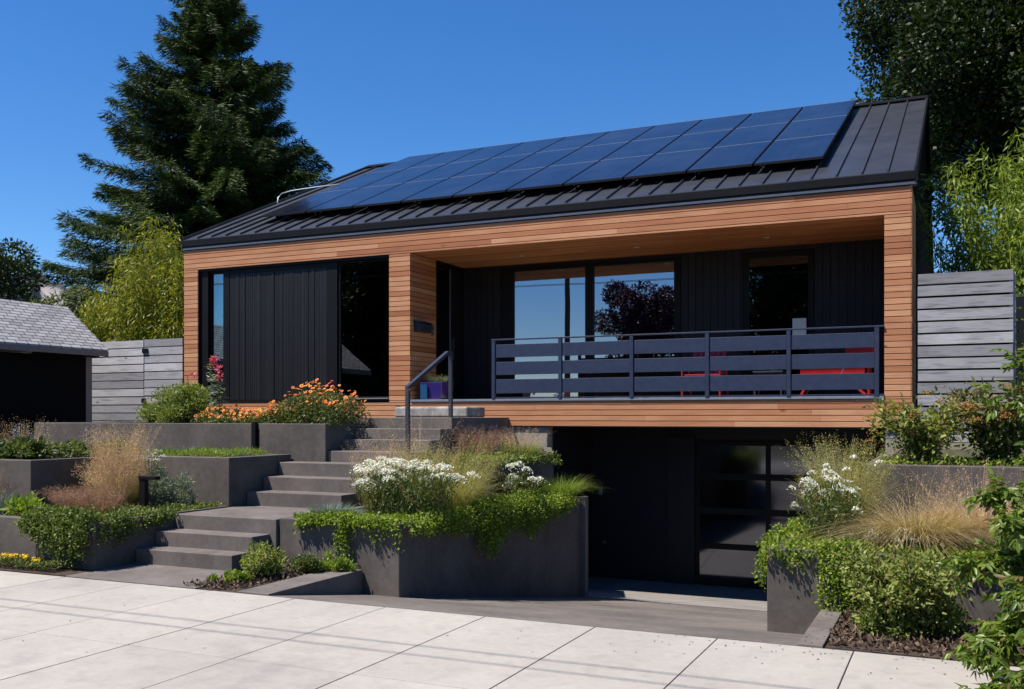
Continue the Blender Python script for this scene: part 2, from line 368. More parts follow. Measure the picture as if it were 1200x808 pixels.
def conifer(loc, z0, H, Rb, seed, label):
    g = rg(seed); t = thing('conifer_tree', (loc[0],loc[1],z0), label, 'tree')
    P, D, K = [], [], []; br = MB()
    z = 1.2
    prof = lambda f: Rb*((1-f)**.80)*(.9 if f < .93 else .75)
    while z < H-.25:
        f = z/H; nb = 11 if f < .7 else 8
        for b in range(nb):
            az = g.random()*2*math.pi; Lr = max(.25, prof(f)*(.50+.68*g.random()))
            zz = z+g.random()*.4; S = max(10, int(Lr*9))
            tt = np.linspace(.08, 1, S); rise = .10+.12*f
            sag = -.36*(1-f)-.05
            ax = np.stack([np.cos(az)*tt*Lr, np.sin(az)*tt*Lr, zz + Lr*(rise*tt + sag*tt**1.6 + .17*tt**4)], 1)
            base = ax+np.array([loc[0],loc[1],z0])
            if b % 2 == 0: br.tube([tuple(base[0]),tuple(base[S//2]),tuple(base[-1])], [.05*(1-f)+.012,.03*(1-f)+.008,.006], 4)
            k = g.random()
            side = np.array([-math.sin(az), math.cos(az), 0]); fwd = np.array([math.cos(az), math.sin(az), 0])
            for j in range(S):
                w = (.14+.26*math.sin(math.pi*min(1,tt[j]*.85+.1)))*Lr**.6*.8
                for sgn in (-1,1):
                    m = 24
                    q = np.linspace(.05,1,m)[:,None]
                    dirv = side*sgn*.75+fwd*.6
                    pts = base[j]+dirv*q*w*(.6+.6*g.random())+np.array([0,0,-1])*(q**2)*w*.35+g.normal(size=(m,3))*.035
                    dv = np.tile(dirv+np.array([0,0,-.25]), (m,1))+g.normal(size=(m,3))*.28
                    P.append(pts); D.append(dv); K.append(np.full(m,k)*.5+.5*g.random(m))
        z += .28 if f < .8 else .21
    P = np.concatenate(P); D = np.concatenate(D); K = np.concatenate(K)
    leaf_obj('crown', P, D, .17+.15*g.random(len(P)), .022+.014*g.random(len(P)), L['conifer'], t, g, K, .55)
    br.build('branches', M['bark'], t)
    MB().tube([(loc[0],loc[1],z0-.2),(loc[0],loc[1],z0+H*.5),(loc[0],loc[1],z0+H)], [.34,.2,.02], 10).build('trunk', M['bark'], t, smooth=True)
    return t

def bladegeo(g, base, dirxy, H, lean, droop, W, segs=4):
    n = len(base); t = np.linspace(0,1,segs+1)
    az = np.stack([np.cos(dirxy), np.sin(dirxy), np.zeros(n)], 1)
    s = np.stack([-np.sin(dirxy), np.cos(dirxy), np.zeros(n)], 1)
    rot = g.normal(size=(n,1))*.8; s = s*np.cos(rot)+az*np.sin(rot)
    V = []
    for i, tt in enumerate(t):
        c = base+az*(lean*tt+droop*tt**3)[:,None]*H[:,None]+np.array([0,0,1])*(H*(tt-(droop*.75+lean*.25)*tt**2.5))[:,None]
        w = (W*(1-.85*tt))[:,None]
        V += [c-s*w/2, c+s*w/2]
    V = np.stack(V, 1); b = np.arange(n)[:,None]*(2*(segs+1))
    F = np.concatenate([b+np.array([2*i,2*i+1,2*i+3,2*i+2]) for i in range(segs)], 0)
    return V.reshape(-1,3), F, np.repeat(np.arange(n), 2*(segs+1)), V[:,-1,:]

def grass_clump(name, loc, label, mat, n=300, H=.6, base_r=.08, lean=.35, droop=.3, W=.006, seeds=0, seedmat=None, seedL=.012, spread=.10, seed=1, group=None, cat='ornamental grass', bias=(0,0), hv=.35, stems=0, parent=None):
    g = rg(seed); t = parent or thing(name, loc, label, cat, group)
    a = g.random(n)*2*np.pi; r = base_r*np.sqrt(g.random(n))
    base = np.stack([loc[0]+r*np.cos(a), loc[1]+r*np.sin(a), np.full(n, loc[2]-.02)], 1)
    ln = lean*(.2+1.0*g.random(n)); dr = droop*(.3+g.random(n)); Hh = H*(1-hv*g.random(n))
    dx = np.cos(a)+bias[0]+g.normal(size=n)*.4; dy = np.sin(a)+bias[1]+g.normal(size=n)*.4
    if not seeds: stems = 0
    V, F, idx, tip = bladegeo(g, base, np.arctan2(dy,dx), Hh*(.75 if seeds else 1), ln, dr, W*(.6+.8*g.random(n)))
    rn = g.random(n)
    np_mesh('blades', V, F, rn[idx], mat, t)
    if seeds:
        ns = stems or n//2
        a = g.random(ns)*2*np.pi; r = base_r*np.sqrt(g.random(ns))
        base = np.stack([loc[0]+r*np.cos(a), loc[1]+r*np.sin(a), np.full(ns, loc[2]-.02)], 1)
        dx = np.cos(a)+bias[0]+g.normal(size=ns)*.3; dy = np.sin(a)+bias[1]+g.normal(size=ns)*.3
        Hh = H*(1.05-.45*g.random(ns)); az = np.arctan2(dy,dx); lnn = lean*(.1+1.0*g.random(ns)); drr = droop*.5*g.random(ns)
        V, F, idx, tip = bladegeo(g, base, az, Hh, lnn, drr, np.full(ns, .0034))
        sm = seedmat or mat
        rs = g.random(ns)
        tt = .55+.45*g.random((ns,seeds)); azv = np.stack([np.cos(az),np.sin(az),np.zeros(ns)],1)
        P = base[:,None,:]+azv[:,None,:]*((lnn[:,None]*tt+drr[:,None]*tt**3)*Hh[:,None])[:,:,None]
        P[:,:,2] += Hh[:,None]*(tt-(drr[:,None]*.75+lnn[:,None]*.25)*tt**2.5)
        P = (P+g.normal(size=P.shape)*spread*(1.25-tt)[:,:,None]*.8).reshape(-1,3)
        V2, F2, idx2 = leafgeo(P, g.normal(size=P.shape)+np.array([0,0,.6]), seedL*(.6+.8*g.random(len(P))), .4*seedL, g)
        np_mesh('seed_heads', np.concatenate([V,V2]), np.concatenate([F,F2+len(V)]), np.concatenate([rs[idx], g.random(len(P))[idx2]]), sm, t)
    return t

def bush(name, loc, r, label, mat, n=2500, lL=.05, lW=.025, seed=1, stems=12, group=None, cat='shrub', fold=False, flowers=None, nc=14, up=.45, fills=.35):
    """r=(rx,ry,h) sits on loc"""
    g = rg(seed); t = thing(name, loc, label, cat, group)
    c = unit(g.normal(size=(nc,3))); c[:,2] = np.abs(c[:,2])
    c = c*np.array([r[0],r[1],r[2]*.82])*(.3+.5*g.random((nc,1)))+np.array(loc)+np.array([0,0,r[2]*.14])
    rad = (.32+.25*g.random(nc))*min(r[0],r[1],r[2]*.9)
    p, d, k = clumps(g, c, rad, n/nc, .35, .95)
    p[:,2] = np.maximum(p[:,2], loc[2]+.01)
    dd = d*.5+g.normal(size=d.shape)*.5+np.array([0,0,.35])
    leaf_obj('foliage', p, dd, lL*(.6+.7*g.random(len(p))), lW*(.6+.7*g.random(len(p))), mat, t, g, .4*k+.6*g.random(len(p)), up, fold)
    mb = MB()
    for i in range(stems):
        e = c[i % nc]+g.normal(size=3)*rad[i%nc]*.4
        mb.tube([(loc[0]+g.normal()*.03,loc[1]+g.normal()*.03,loc[2]-.03), tuple((np.array(loc)+e)/2+g.normal(size=3)*.03), tuple(e)], [.009,.006,.003], 5)
    mb.build('stem', M['twig'], t)
    return t

def dome_heads(g, centres, r, per, petal):
    P = []
    for c in centres:
        q = g.normal(size=(per,2))*r*.5; z = -((q**2).sum(1))/(r)*.5+g.normal(size=per)*.004
        P.append(np.column_stack([q,z])+c)
    P = np.concatenate(P); D = g.normal(size=P.shape)*.9+np.array([0,0,.1])
    return leafgeo(P, D, petal*(.7+.6*g.random(len(P))), petal*.8, g, .85)

def daisies(g, P, nrm, r, npet=8):
    """petal fans; returns verts, faces for petals and centres"""
    n = len(P); nrm = unit(nrm); a = unit(np.cross(nrm, np.array([0.1,.2,1.]))); b = np.cross(nrm, a)
    pp, dd, ss = [], [], []
    for i in range(npet):
        th = 2*math.pi*i/npet
        d = a*math.cos(th)+b*math.sin(th); pp.append(P+d*r[:,None]*.2); dd.append(d+nrm*.15)
    p = np.concatenate(pp); d = unit(np.concatenate(dd)); nn = np.tile(nrm,(npet,1)); s = np.cross(d, nn); rr = np.tile(r,npet)[:,None]
    V = np.stack([p, p+d*rr*.5+s*rr*.27, p+d*rr*.82, p+d*rr*.5-s*rr*.27],1).reshape(-1,3)
    F = np.arange(len(p)*4).reshape(-1,4); idx = np.tile(np.repeat(np.arange(n),1), npet)
    cV = np.stack([P+nrm*.004+(a*math.cos(t)+b*math.sin(t))*r[:,None]*.33 for t in (0,math.pi/2,math.pi,3*math.pi/2)],1).reshape(-1,3)
    cF = np.arange(n*4).reshape(-1,4)
    return V, F, np.repeat(idx,4), cV, cF

def mat_cover(name, quads, label, mat, n, lL, lW, h, seed, kind='stuff', cat='ground cover', wav=.04):
    """low leafy mat over rectangles (x0,x1,y0,y1,z)"""
    g = rg(seed); P = []
    area = [abs((q[1]-q[0])*(q[3]-q[2])) for q in quads]; tot = sum(area)
    for q, a in zip(quads, area):
        m = int(n*a/tot)+1; x = q[0]+(q[1]-q[0])*g.random(m); y = q[2]+(q[3]-q[2])*g.random(m)
        hh = h*(.45+.55*np.sin(x*9+seed)*np.sin(y*8+1.3*seed)*.5+.3)
        P.append(np.column_stack([x, y, q[4]+np.maximum(.004,hh*g.random(m)**.5)+wav*(np.sin(x*4.1)+np.cos(y*5.3))*.2]))
    P = np.concatenate(P); D = g.normal(size=P.shape)+np.array([0,0,.5])
    o = leaf_obj(name, P, D, lL*(.6+.8*g.random(len(P))), lW*(.6+.8*g.random(len(P))), mat, None, g, None, .6)
    return tag(o, label, cat, None, kind)

def trail(g, edge, outn, n, drop, leafL, leafW, per=34, bulge=.05, top=.10):
    """hanging strands over an edge polyline [(x,y,z),..]; outn outward normal. returns p, d, k"""
    e = np.array(edge, float); seg = np.linalg.norm(np.diff(e,axis=0),axis=1); cum = np.concatenate([[0],np.cumsum(seg)])
    P, D, K = [], [], []; on = np.array([outn[0],outn[1],0.])
    for i in range(n):
        s = g.random()*cum[-1]; j = min(np.searchsorted(cum, s, side='right')-1, len(seg)-1); f = (s-cum[j])/seg[j]
        b = e[j]*(1-f)+e[j+1]*f; u = s/cum[-1]
        dl = drop(u)*(.25+.75*g.random()) if callable(drop) else drop*(.25+.75*g.random())
        m = max(6, int(per*(dl+.25)/.6)); t = np.linspace(0,1,m)[:,None]
        tang = (e[min(j+1,len(e)-1)]-e[j])/seg[j]
        back = .22*g.random()
        pts = b - on*back*(1-t*3).clip(0) + on*(.02+bulge*np.minimum(1,t*3)*(.5+g.random())) + tang*(g.normal()*.07)*t
        pts[:,2] += (top*(.3+g.random()*.7)*np.sin(np.pi*np.minimum(1,t*2.2))).ravel()*(t.ravel()<.46) - (dl*np.maximum(0,(t-.25)/.75)).ravel()
        pts += g.normal(size=pts.shape)*.018
        P.append(pts); D.append(g.normal(size=pts.shape)*.7+on*.5+np.array([0,0,-.25])); K.append(np.full(m, g.random()))
    return np.concatenate(P), np.concatenate(D), np.concatenate(K)

def vine(name, loc, edges, label, mat, lL, lW, seed, cat='trailing plant', extra=None):
    g = rg(seed); t = thing(name, loc, label, cat)
    PP, DD, KK = [], [], []
    for (edge, outn, n, drop, kw) in edges:
        p, d, k = trail(g, edge, outn, n, drop, lL, lW, **kw); PP.append(p); DD.append(d); KK.append(k)
    p = np.concatenate(PP); d = np.concatenate(DD); k = np.concatenate(KK)
    leaf_obj('foliage', p, d, lL*(.6+.7*g.random(len(p))), lW*(.6+.7*g.random(len(p))), mat, t, g, .4*k+.6*g.random(len(p)), .4)
    return t
SUN, SKY, EXPO = 5.0, .088, 0.8
AIR, DUST, OZ = 1.0, .0, 8.0
SAT, HUE = 1.20, .505

# ================================================================== SETTING
SL = .158
def dz(y): return -SL*(y-7.0) if y < 17.05 else -SL*10.05
def grid_mesh(name, xs, ys, h, mat, kind='structure', label=None):
    v = [(x,y,h(x,y)) for y in ys for x in xs]; nx = len(xs)
    f = [(j*nx+i, j*nx+i+1, (j+1)*nx+i+1, (j+1)*nx+i) for j in range(len(ys)-1) for i in range(nx-1)]
    me = bpy.data.meshes.new(name); me.from_pydata(v,[],f); me.update()
    o = link(name, me, mat, None); return tag(o, label, None, None, kind)
def gh(x, y):
    if y <= 7.02: return -.03
    if y < 19 and -7.35 < x < -.25: return -2.2
    if y < 8.6: return -.03
    if y < 10.9: return .2
    if y < 12.9: return .7
    return 1.2
grid_mesh('ground', [-2500,-300,-60,-30,-16,-12,-9,-7.4,-7.3,-5,-3,-1,-.3,-.2,1,3,8,30,300,2500],
          [-2500,-300,-60,-20,-6.2,0,7.02,7.04,8.5,8.62,10.8,10.92,12.8,12.92,16,18.95,19.05,24,40,100,400,2500], gh, M['earth'], label='bare earth around the house and garden')
# sidewalk slabs with open joints
sw = MB()
xj = [-16.6+.93*i for i in range(0,33)]
xs_ = sorted([x-.62-.0 for x in [(-.93)*k for k in range(0,18)]]+[-.62+.93*k for k in range(1,16)])
def sheet(mb, x0,x1,y0,y1,z,rnd): mb.box(x0,x1,y0,y1,z-.12,z,rnd)
for i in range(len(xs_)-1):
    for (y0,y1) in ((1.4,2.9),(2.9,5.1),(5.1,7.0)):
        sheet(sw, xs_[i]+.004, xs_[i+1]-.004, y0+.004, y1-.004, -.002*random.random(), random.random())
tag(sw.build('sidewalk', M['walk'], None, bevel=.004), 'pale concrete sidewalk slabs with tooled joints', None, None, 'structure')
kb = MB(); kb.box(-60,60,1.22,1.39,-.2,-.003); tag(kb.build('kerb', M['drive2'], None, bevel=.012), 'concrete kerb between sidewalk and street', None, None, 'structure')
rd = MB(); rd.box(-60,60,-6.0,1.21,-.3,-.13); tag(rd.build('road', M['asphalt'], None), 'asphalt street in front of the sidewalk', None, None, 'structure')
# driveway slopes down to the garage
dv = MB()
def slope_slab(mb, x0, x1, y0, y1, skew=None):
    n = 6
    for k in range(n):
        a = y0+(y1-y0)*k/n; b = y0+(y1-y0)*(k+1)/n
        mb.hexa([(x0,a,dz(a)-.3),(x1,a,dz(a)-.3),(x1,b,dz(b)-.3),(x0,b,dz(b)-.3)], [(x0,a,dz(a)),(x1,a,dz(a)),(x1,b,dz(b)),(x0,b,dz(b))], .4)
slope_slab(dv, -6.2, -.5, 7.006, 12.52)
tag(dv.build('driveway', M['drive'], None), 'dark concrete driveway sloping down to the garage', None, None, 'structure')
dv = MB(); xs2 = [-7.3,-6.0,-4.75,-3.5,-2.2,-.6]
for a, b in zip(xs2[:-1], xs2[1:]):
    slope_slab(dv, a+.006, b-.006, 12.86, 17.05); dv.box(a+.006,b-.006,17.056,18.25,dz(18)-.3,dz(18),.4)
tag(dv.build('garage_apron', M['drive2'], None), 'pale concrete apron in front of the garage door', None, None, 'structure')
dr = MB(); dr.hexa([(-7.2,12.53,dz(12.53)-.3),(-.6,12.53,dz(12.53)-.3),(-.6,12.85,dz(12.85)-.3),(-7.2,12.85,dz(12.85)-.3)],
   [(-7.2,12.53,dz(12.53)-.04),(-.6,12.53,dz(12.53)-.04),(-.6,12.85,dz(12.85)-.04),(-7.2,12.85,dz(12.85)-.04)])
tag(dr.build('drain_shadow_line', M['black'], None), 'black trench drain widened to draw the shadow line across the foot of the driveway', 'drain')  # drain made wide and black to stand in for the recess shadow
pd = MB(); pd.box(-8.08,-6.4,7.006,7.93,-.2,.008)
tag(pd.build('entry_path', M['conc_step'], None, bevel=.005), 'dark concrete pad at the foot of the steps', None, None, 'structure')
# distant hill
g = rg(3); hv=[]; hf=[]
nr, na = 14, 40
for i in range(nr+1):
    for j in range(na):
        a = 2*math.pi*j/na; r = 420*(i/nr)
        h = 160*(1-(i/nr)**.8)*(1+.12*math.sin(3*a)+.10*g.normal()*(i>0)) - 8
        hv.append((-972+r*math.cos(a), 800+r*math.sin(a), h))
for i in range(nr):
    for j in range(na): hf.append((i*na+j, i*na+(j+1)%na, (i+1)*na+(j+1)%na, (i+1)*na+j))
me = bpy.data.meshes.new('hill'); me.from_pydata(hv,[],hf); tag(link('hill', me, M['rock'], None), 'bare grey rocky hilltop far behind the shed', None, None, 'structure')

# ================================================================== HOUSE
XL, XR = -14.92, -.59
FY = 16.0; DECK = 1.90; SOF = 4.70; BOT = 1.43; TOP = 5.12
house = thing('house', ((XL+XR)/2, FY, 0), 'modern wood clad house with dark metal gable roof above a garage', 'house')
def boards(mb, x0, x1, z0, z1, y0, y1, lengths=(2.4,4.9), pitch=None, off=0., anchor=BOT):
    p = .0946
    k0 = int(math.floor((z0-anchor)/p+.01)); k = k0
    while anchor+k*p < z1-.01:
        a = max(z0, anchor+k*p); b = min(z1, anchor+(k+1)*p)-.011
        rr = random.Random(k*13+int(off*7)); x = x0
        while x < x1-.01:
            e = x+rr.uniform(*lengths)
            if e > x1-.5: e = x1
            dy = rr.uniform(0,.0025)
            mb.box(x, e-.003, y0-dy, y1, a, b, rr.random()); x = e
        k += 1
cl = MB()
WL, WR = -14.55, -9.84; CR = -9.38; RR = -.97
boards(cl, XL, XR, SOF, TOP, FY, FY+.03, off=1)
boards(cl, XL, XR, BOT, DECK-.03, FY, FY+.03, off=2)
boards(cl, XL, WL, DECK-.03, SOF, FY, FY+.03, (9,9), off=3)
boards(cl, WR, CR, DECK-.03, SOF, FY, FY+.03, (9,9), off=4)
boards(cl, RR, XR, DECK-.03, SOF, FY, FY+.03, (9,9), off=5)
cl.build('facade_cladding', M['cedar'], house)
# backing and reveals
bk = MB()
bk.box(XL+.01,XR-.01,FY+.032,FY+.2,SOF+.02,TOP+.02); bk.box(XL+.01,XR-.01,FY+.032,FY+.2,BOT+.01,DECK-.04)
bk.box(XL+.01,WL,FY+.032,FY+.2,DECK-.04,SOF+.02); bk.box(WR+.01,CR-.03,FY+.032,18.3,DECK-.04,SOF+.02); bk.box(RR+.03,XR-.03,FY+.032,18.3,DECK-.04,SOF+.02)
bk.build('wall_backing', M['charred'], house)
sd = MB(); sd2 = MB(); sd3 = MB(); sd4 = MB()   # side walls of the recess, boards run into the depth
k = 0
while BOT+k*.0946 < SOF:
    a = max(DECK, BOT+k*.0946); b = min(SOF, BOT+(k+1)*.0946)-.010
    if b > a:
        rr = random.Random(k)
        sd.box(CR-.03, CR+rr.uniform(0,.002), FY, 17.02, a, b, rr.random())
        sd2.box(RR-rr.uniform(0,.002), RR+.03, FY+.0, 18.2, a, b, rr.random())
    k += 1
k = 0
while BOT+k*.0946 < TOP:
    a = BOT+k*.0946; b = min(TOP, a+.0946)-.010; rr = random.Random(k+99)
    sd3.box(XR-.02, XR+rr.uniform(0,.002)+.012, FY+.005, 17.6, a, b, rr.random()); sd4.box(XL-.012, XL+.02, FY+.005, 17.6, a, b, rr.random()); k += 1
for q in (sd,sd2,sd3,sd4): q.build('side_cladding', M['cedar_y'], house)
sf = MB(); y = FY+.03; k = 0
while y < 18.2:
    rr = random.Random(k); x = CR
    while x < RR-.01:
        e = x+rr.uniform(2,4.5); e = RR if e > RR-.6 else e
        sf.box(x, e-.003, y, min(18.2,y+.0895), SOF, SOF+.018, rr.random()); x = e
    y += .0946; k += 1
sf.build('soffit', M['cedar'], house)
for x in (-7.59, -5.3, -2.95):
    o = MB().tube([(x,17.2,SOF-.006),(x,17.2,SOF+.002)], .06, 20).build('downlight', M['steel'], house)
    MB().tube([(x,17.2,SOF-.009),(x,17.2,SOF-.0061)], .04, 16).build('lens', M['white'], o)
# porch floor, structure
fl = MB()
x = CR
while x < RR-.02:
    fl.box(x, min(RR,x+.132), FY+.03, 18.2, DECK-.05, DECK, random.random()); x += .138
fl.build('deck_boards', M['deck'], house)
fl = MB(); fl.box(XL+.05,XR-.05,FY+.21,30.3,BOT+.003,DECK-.051)
fl.build('deck_floor', M['charred'], house)
un = MB(); un.box(XL+.02,XR-.02,FY+.0,30.3,BOT-.02,BOT+.002); un.build('underside', M['black'], house)
lg = MB(); lg.box(-9.36,-.975,FY-.022,FY+.02,DECK-.028,DECK+.012); lg.build('deck_ledge', M['ledge'], house, bevel=.003)
# shell: gables, back, interior rooms
zr = lambda y: 5.33+(y-15.95)*.447 if y <= 23.2 else 5.33+(30.45-y)*.447
gb = MB()
for x0, x1 in ((XL+.01, XL+.03+.12),(XR-.16, XR-.005)):
    gb = MB()
    P = [(17.6,BOT),(30.4,BOT),(30.4,zr(30.4)-.1),(23.2,zr(23.2)-.1),(17.6,zr(17.6)-.1)]
    gb.hexa([(x0,a,b) for a,b in P], [(x1,a,b) for a,b in P])
    P = [(16.2,TOP),(17.6,TOP),(17.6,zr(17.6)-.1),(16.2,zr(16.2)-.1)]
    gb.hexa([(x0,a,b) for a,b in P], [(x1,a,b) for a,b in P])
    gb.build('gable_wall', M['gable'], house)
bw = MB(); bw.box(XL+.2,XR-.2,30.2,30.38,BOT,zr(30.3)-.1); bw.build('rear_wall', M['charred'], house)
rm = MB()
rm.box(XL+.16,XR-.17,22.5,22.6,DECK-.05,5.2); rm.box(XL+.16,XR-.17,FY+.21,22.6,5.1,5.2); rm.box(XL+.16,XL+.2,FY+.21,22.5,DECK-.05,5.1); rm.box(XR-.2,XR-.17,18.35,22.5,DECK-.05,5.1)
rm.build('interior_wall', M['room'], house)
# roof
rf = MB(); RX0, RX1 = XL-.02, XR+.06
def slopebox(mb, x0,x1,y0,y1,h0,h1, rnd=None):
    mb.hexa([(x0,y0,zr(y0)+h0),(x1,y0,zr(y0)+h0),(x1,y1,zr(y1)+h0),(x0,y1,zr(y1)+h0)],[(x0,y0,zr(y0)+h1),(x1,y0,zr(y0)+h1),(x1,y1,zr(y1)+h1),(x0,y1,zr(y1)+h1)], rnd)
slopebox(rf, RX0,RX1,15.975,23.2,-.09,0); slopebox(rf, RX0,RX1,23.2,30.5,-.09,0)
nx = 38
for i in range(nx+1):
    x = RX0+.012+(RX1-RX0-.024)*i/nx
    slopebox(rf, x-.012,x+.012,15.98,23.15,.001,.042); slopebox(rf, x-.012,x+.012,23.25,30.45,.001,.042)
roof = rf.build('roof', M['metal_roof'], house)
rc = MB(); z = zr(23.2)
rc.hexa([(RX0-.01,22.98,zr(22.98)+.044),(RX1+.01,22.98,zr(22.98)+.044),(RX1+.01,23.2,z+.05),(RX0-.01,23.2,z+.05)],[(RX0-.01,22.98,zr(22.98)+.062),(RX1+.01,22.98,zr(22.98)+.062),(RX1+.01,23.2,z+.07),(RX0-.01,23.2,z+.07)])
rc.hexa([(RX0-.01,23.2,z+.05),(RX1+.01,23.2,z+.05),(RX1+.01,23.42,zr(23.42)+.044),(RX0-.01,23.42,zr(23.42)+.044)],[(RX0-.01,23.2,z+.07),(RX1+.01,23.2,z+.07),(RX1+.01,23.42,zr(23.42)+.062),(RX0-.01,23.42,zr(23.42)+.062)])
rc.build('ridge_cap', M['black'], roof)
rk = MB()
for x0,x1 in ((RX1-.004,RX1+.028),(RX0-.028,RX0+.004)):
    rk = MB(); slopebox(rk, x0,x1,15.968,23.2,-.19,.055); slopebox(rk, x0,x1,23.2,30.52,-.19,.055)
    rk.build('rake_trim', M['black'], roof)
fa = MB(); fa.box(RX0,RX1,15.975,16.2,TOP+.045,5.325); fa.box(RX0-.0,RX1+.0,15.962,15.974,5.2,5.33); fa.build('fascia', M['black'], roof, bevel=.004)
fs = MB(); fs.box(RX0-.03,RX1+.02,15.972,16.15,TOP+.006,TOP+.044); fs.build('flashing', M['flash'], roof)
# conduit on the roof (thin white pipe loop near the left end)
cd = MB(); xx = -14.55
def onroof(x,y,h): return (x,y,zr(y)+h)
cd.tube([onroof(-14.62,18.75,.045),onroof(-14.64,18.8,.20),onroof(-14.58,18.86,.27),onroof(-14.4,19.0,.29),onroof(-13.9,19.3,.26),onroof(-13.42,19.55,.22)], .013, 8)
tag(cd.build('roof_conduit', M['white'], None, smooth=True), 'thin white conduit looping out at the left end of the solar panels', 'conduit')

# --- left window bay
def framed(parent, name, x0,x1,y,z0,z1,fw,matf,matg,depth=.07,panename='pane'):
    f = MB(); f.box(x0,x0+fw,y,y+depth,z0,z1); f.box(x1-fw,x1,y,y+depth,z0,z1); f.box(x0+fw,x1-fw,y,y+depth,z1-fw,z1); f.box(x0+fw,x1-fw,y,y+depth,z0,z0+fw)
    fo = f.build(name, matf, parent, bevel=.003)
    MB().box(x0+fw-.004,x1-fw+.004,y+depth*.45,y+depth*.45+.012,z0+fw-.004,z1-fw+.004).build(panename, matg, fo)
    return fo
bay = MB(); bay.box(WL,-14.33,FY+.06,FY+.3,DECK,SOF); bay.box(-13.93,-13.77,FY+.07,FY+.3,DECK,SOF); bay.box(-11.30,-11.08,FY+.07,FY+.3,DECK,SOF)
bay.box(-14.33,-13.93,FY+.1,FY+.3,4.62,SOF); bay.box(-13.77,-11.30,FY+.08,FY+.3,4.56,SOF); bay.box(WL,WR,FY+.035,FY+.3,DECK-.04,DECK+.03)
bay.box(WL,WR,FY+.021,FY+.058,SOF-.05,SOF+.0)
bay.build('bay_frame', M['black'], house)
framed(house, 'side_window', -14.32,-13.935,FY+.12,DECK+.035,4.615,.018,M['black'],M['glass_blue'])
pn = MB(); x = -13.765; k = 0
while x < -11.31:
    rr = random.Random(k); w = min(rr.uniform(.038,.062), -11.305-x)
    pn.box(x, x+w-.005, FY+.07+rr.uniform(0,.014), FY+.12, DECK+.035, 4.555, rr.random()); x += w; k += 1
pn.box(-13.765,-11.305,FY+.125,FY+.16,DECK+.035,4.555,.3)
pn.build('batten_panel', M['charred'], house)
w = framed(house, 'corner_window', -11.07,-9.85,FY+.10,DECK+.035,4.66,.045,M['black'],M['glass_dark'])
MB().box(-11.02,-9.9,FY+.155,FY+.185,2.44,2.465).build('glazing_bar', M['flash'], w)
MB().box(-11.07,-9.85,FY-.02,FY+.098,DECK+.032,DECK+.055).build('sill', M['gutter'], w)

# --- porch back wall
BY = 18.2
def vsiding(mb, x0,x1,y,z0,z1,seed=0):
    x = x0; k = seed
    while x < x1-.005:
        w = min(.135, x1-x); rr = random.Random(k); mb.box(x, x+w-.004, y+rr.uniform(0,.0015), y+.03, z0, z1, rr.random()); x += .141; k += 1
    mb.box(x0,x1,y+.03,y+.12,z0,z1,.2)
bs = MB(); vsiding(bs, CR-.0, -8.50, BY, DECK, SOF, 5); vsiding(bs, -4.72,-3.56, BY, DECK, SOF, 50); vsiding(bs, -2.28, RR, BY, DECK, SOF, 90)
bs.box(-8.50,-4.72,BY+.02,BY+.12,4.64,SOF); bs.box(-3.56,-2.28,BY+.02,BY+.12,4.62,SOF)
bs.build('porch_siding', M['charred_back'], house)
sd_ = MB(); sd_.box(-8.49,-8.22,BY-.01,BY+.1,DECK,4.64); sd_.box(-4.86,-4.73,BY-.01,BY+.1,DECK,4.64); sd_.box(-8.22,-4.86,BY-.01,BY+.1,4.56,4.64); sd_.box(-8.22,-4.86,BY-.01,BY+.1,DECK,DECK+.06); sd_.box(-6.66,-6.50,BY-.015,BY+.1,DECK+.06,4.56)
sdo = sd_.build('sliding_door', M['black'], house, bevel=.004)
MB().box(-8.222,-6.658,BY+.03,BY+.045,DECK+.055,4.565).build('pane', M['glass'], sdo)
MB().box(-6.502,-4.858,BY+.05,BY+.065,DECK+.055,4.565).build('pane', M['glass'], sdo)
MB().box(-6.62,-6.60,BY-.06,BY-.015,2.8,3.15).build('handle', M['black'], sdo)
framed(house, 'porch_window', -3.55,-2.29,BY+.0,DECK+.01,4.61,.10,M['black'],M['glass_dark'])
# pale rectangles added as stand-ins for pale patches in the glass
tag(MB().box(-5.38,-4.88,BY+.12,BY+.15,2.66,3.37).build('pale_stand_in', M['white'], None), 'pale rectangle added for the pale patch in the right pane of the sliding door', 'board')
tag(MB().box(-2.66,-2.42,BY-.03,BY-.005,3.02,3.37).build('white_stand_in', M['white'], None), 'small white rectangle added on the porch window above the railing', 'stand-in')
# --- entry: sidelight and door in the side wall
en = MB(); en.box(CR-.06,CR+.012,17.03,17.09,DECK,4.60); en.box(CR-.06,CR+.012,17.56,17.62,DECK,4.60); en.box(CR-.06,CR+.03,17.03,18.2,4.60,SOF-.002); en.box(CR-.06,CR+.012,18.12,18.2,DECK,4.6)
eno = en.build('sidelight', M['flash'] if False else M['black'], house)
MB().box(CR-.03,CR-.018,17.09,17.56,DECK,4.6).build('pane', M['glass_dark'], eno)
MB().box(CR+.0121,CR+.02,17.575,17.6,DECK+.01,4.6).build('door_edge_strip', M['ledge'], eno)
ed = MB(); ed.box(CR-.05,CR-.005,17.62,18.12,DECK+.01,4.6); edo = ed.build('entry_door', M['charred_back'], house)
MB().box(CR-.004,CR+.004,17.68,17.73,2.85,3.15).box(CR+.03,CR+.045,17.69,17.715,2.75,3.2).box(CR+.0,CR+.03,17.695,17.71,2.78,2.8).box(CR+.0,CR+.03,17.695,17.71,3.15,3.17).build('handle', M['steel'], edo)
bs2 = MB(); bs2.box(CR-.5,CR-.06,17.03,18.3,DECK-.02,DECK); bs2.build('threshold', M['black'], house)

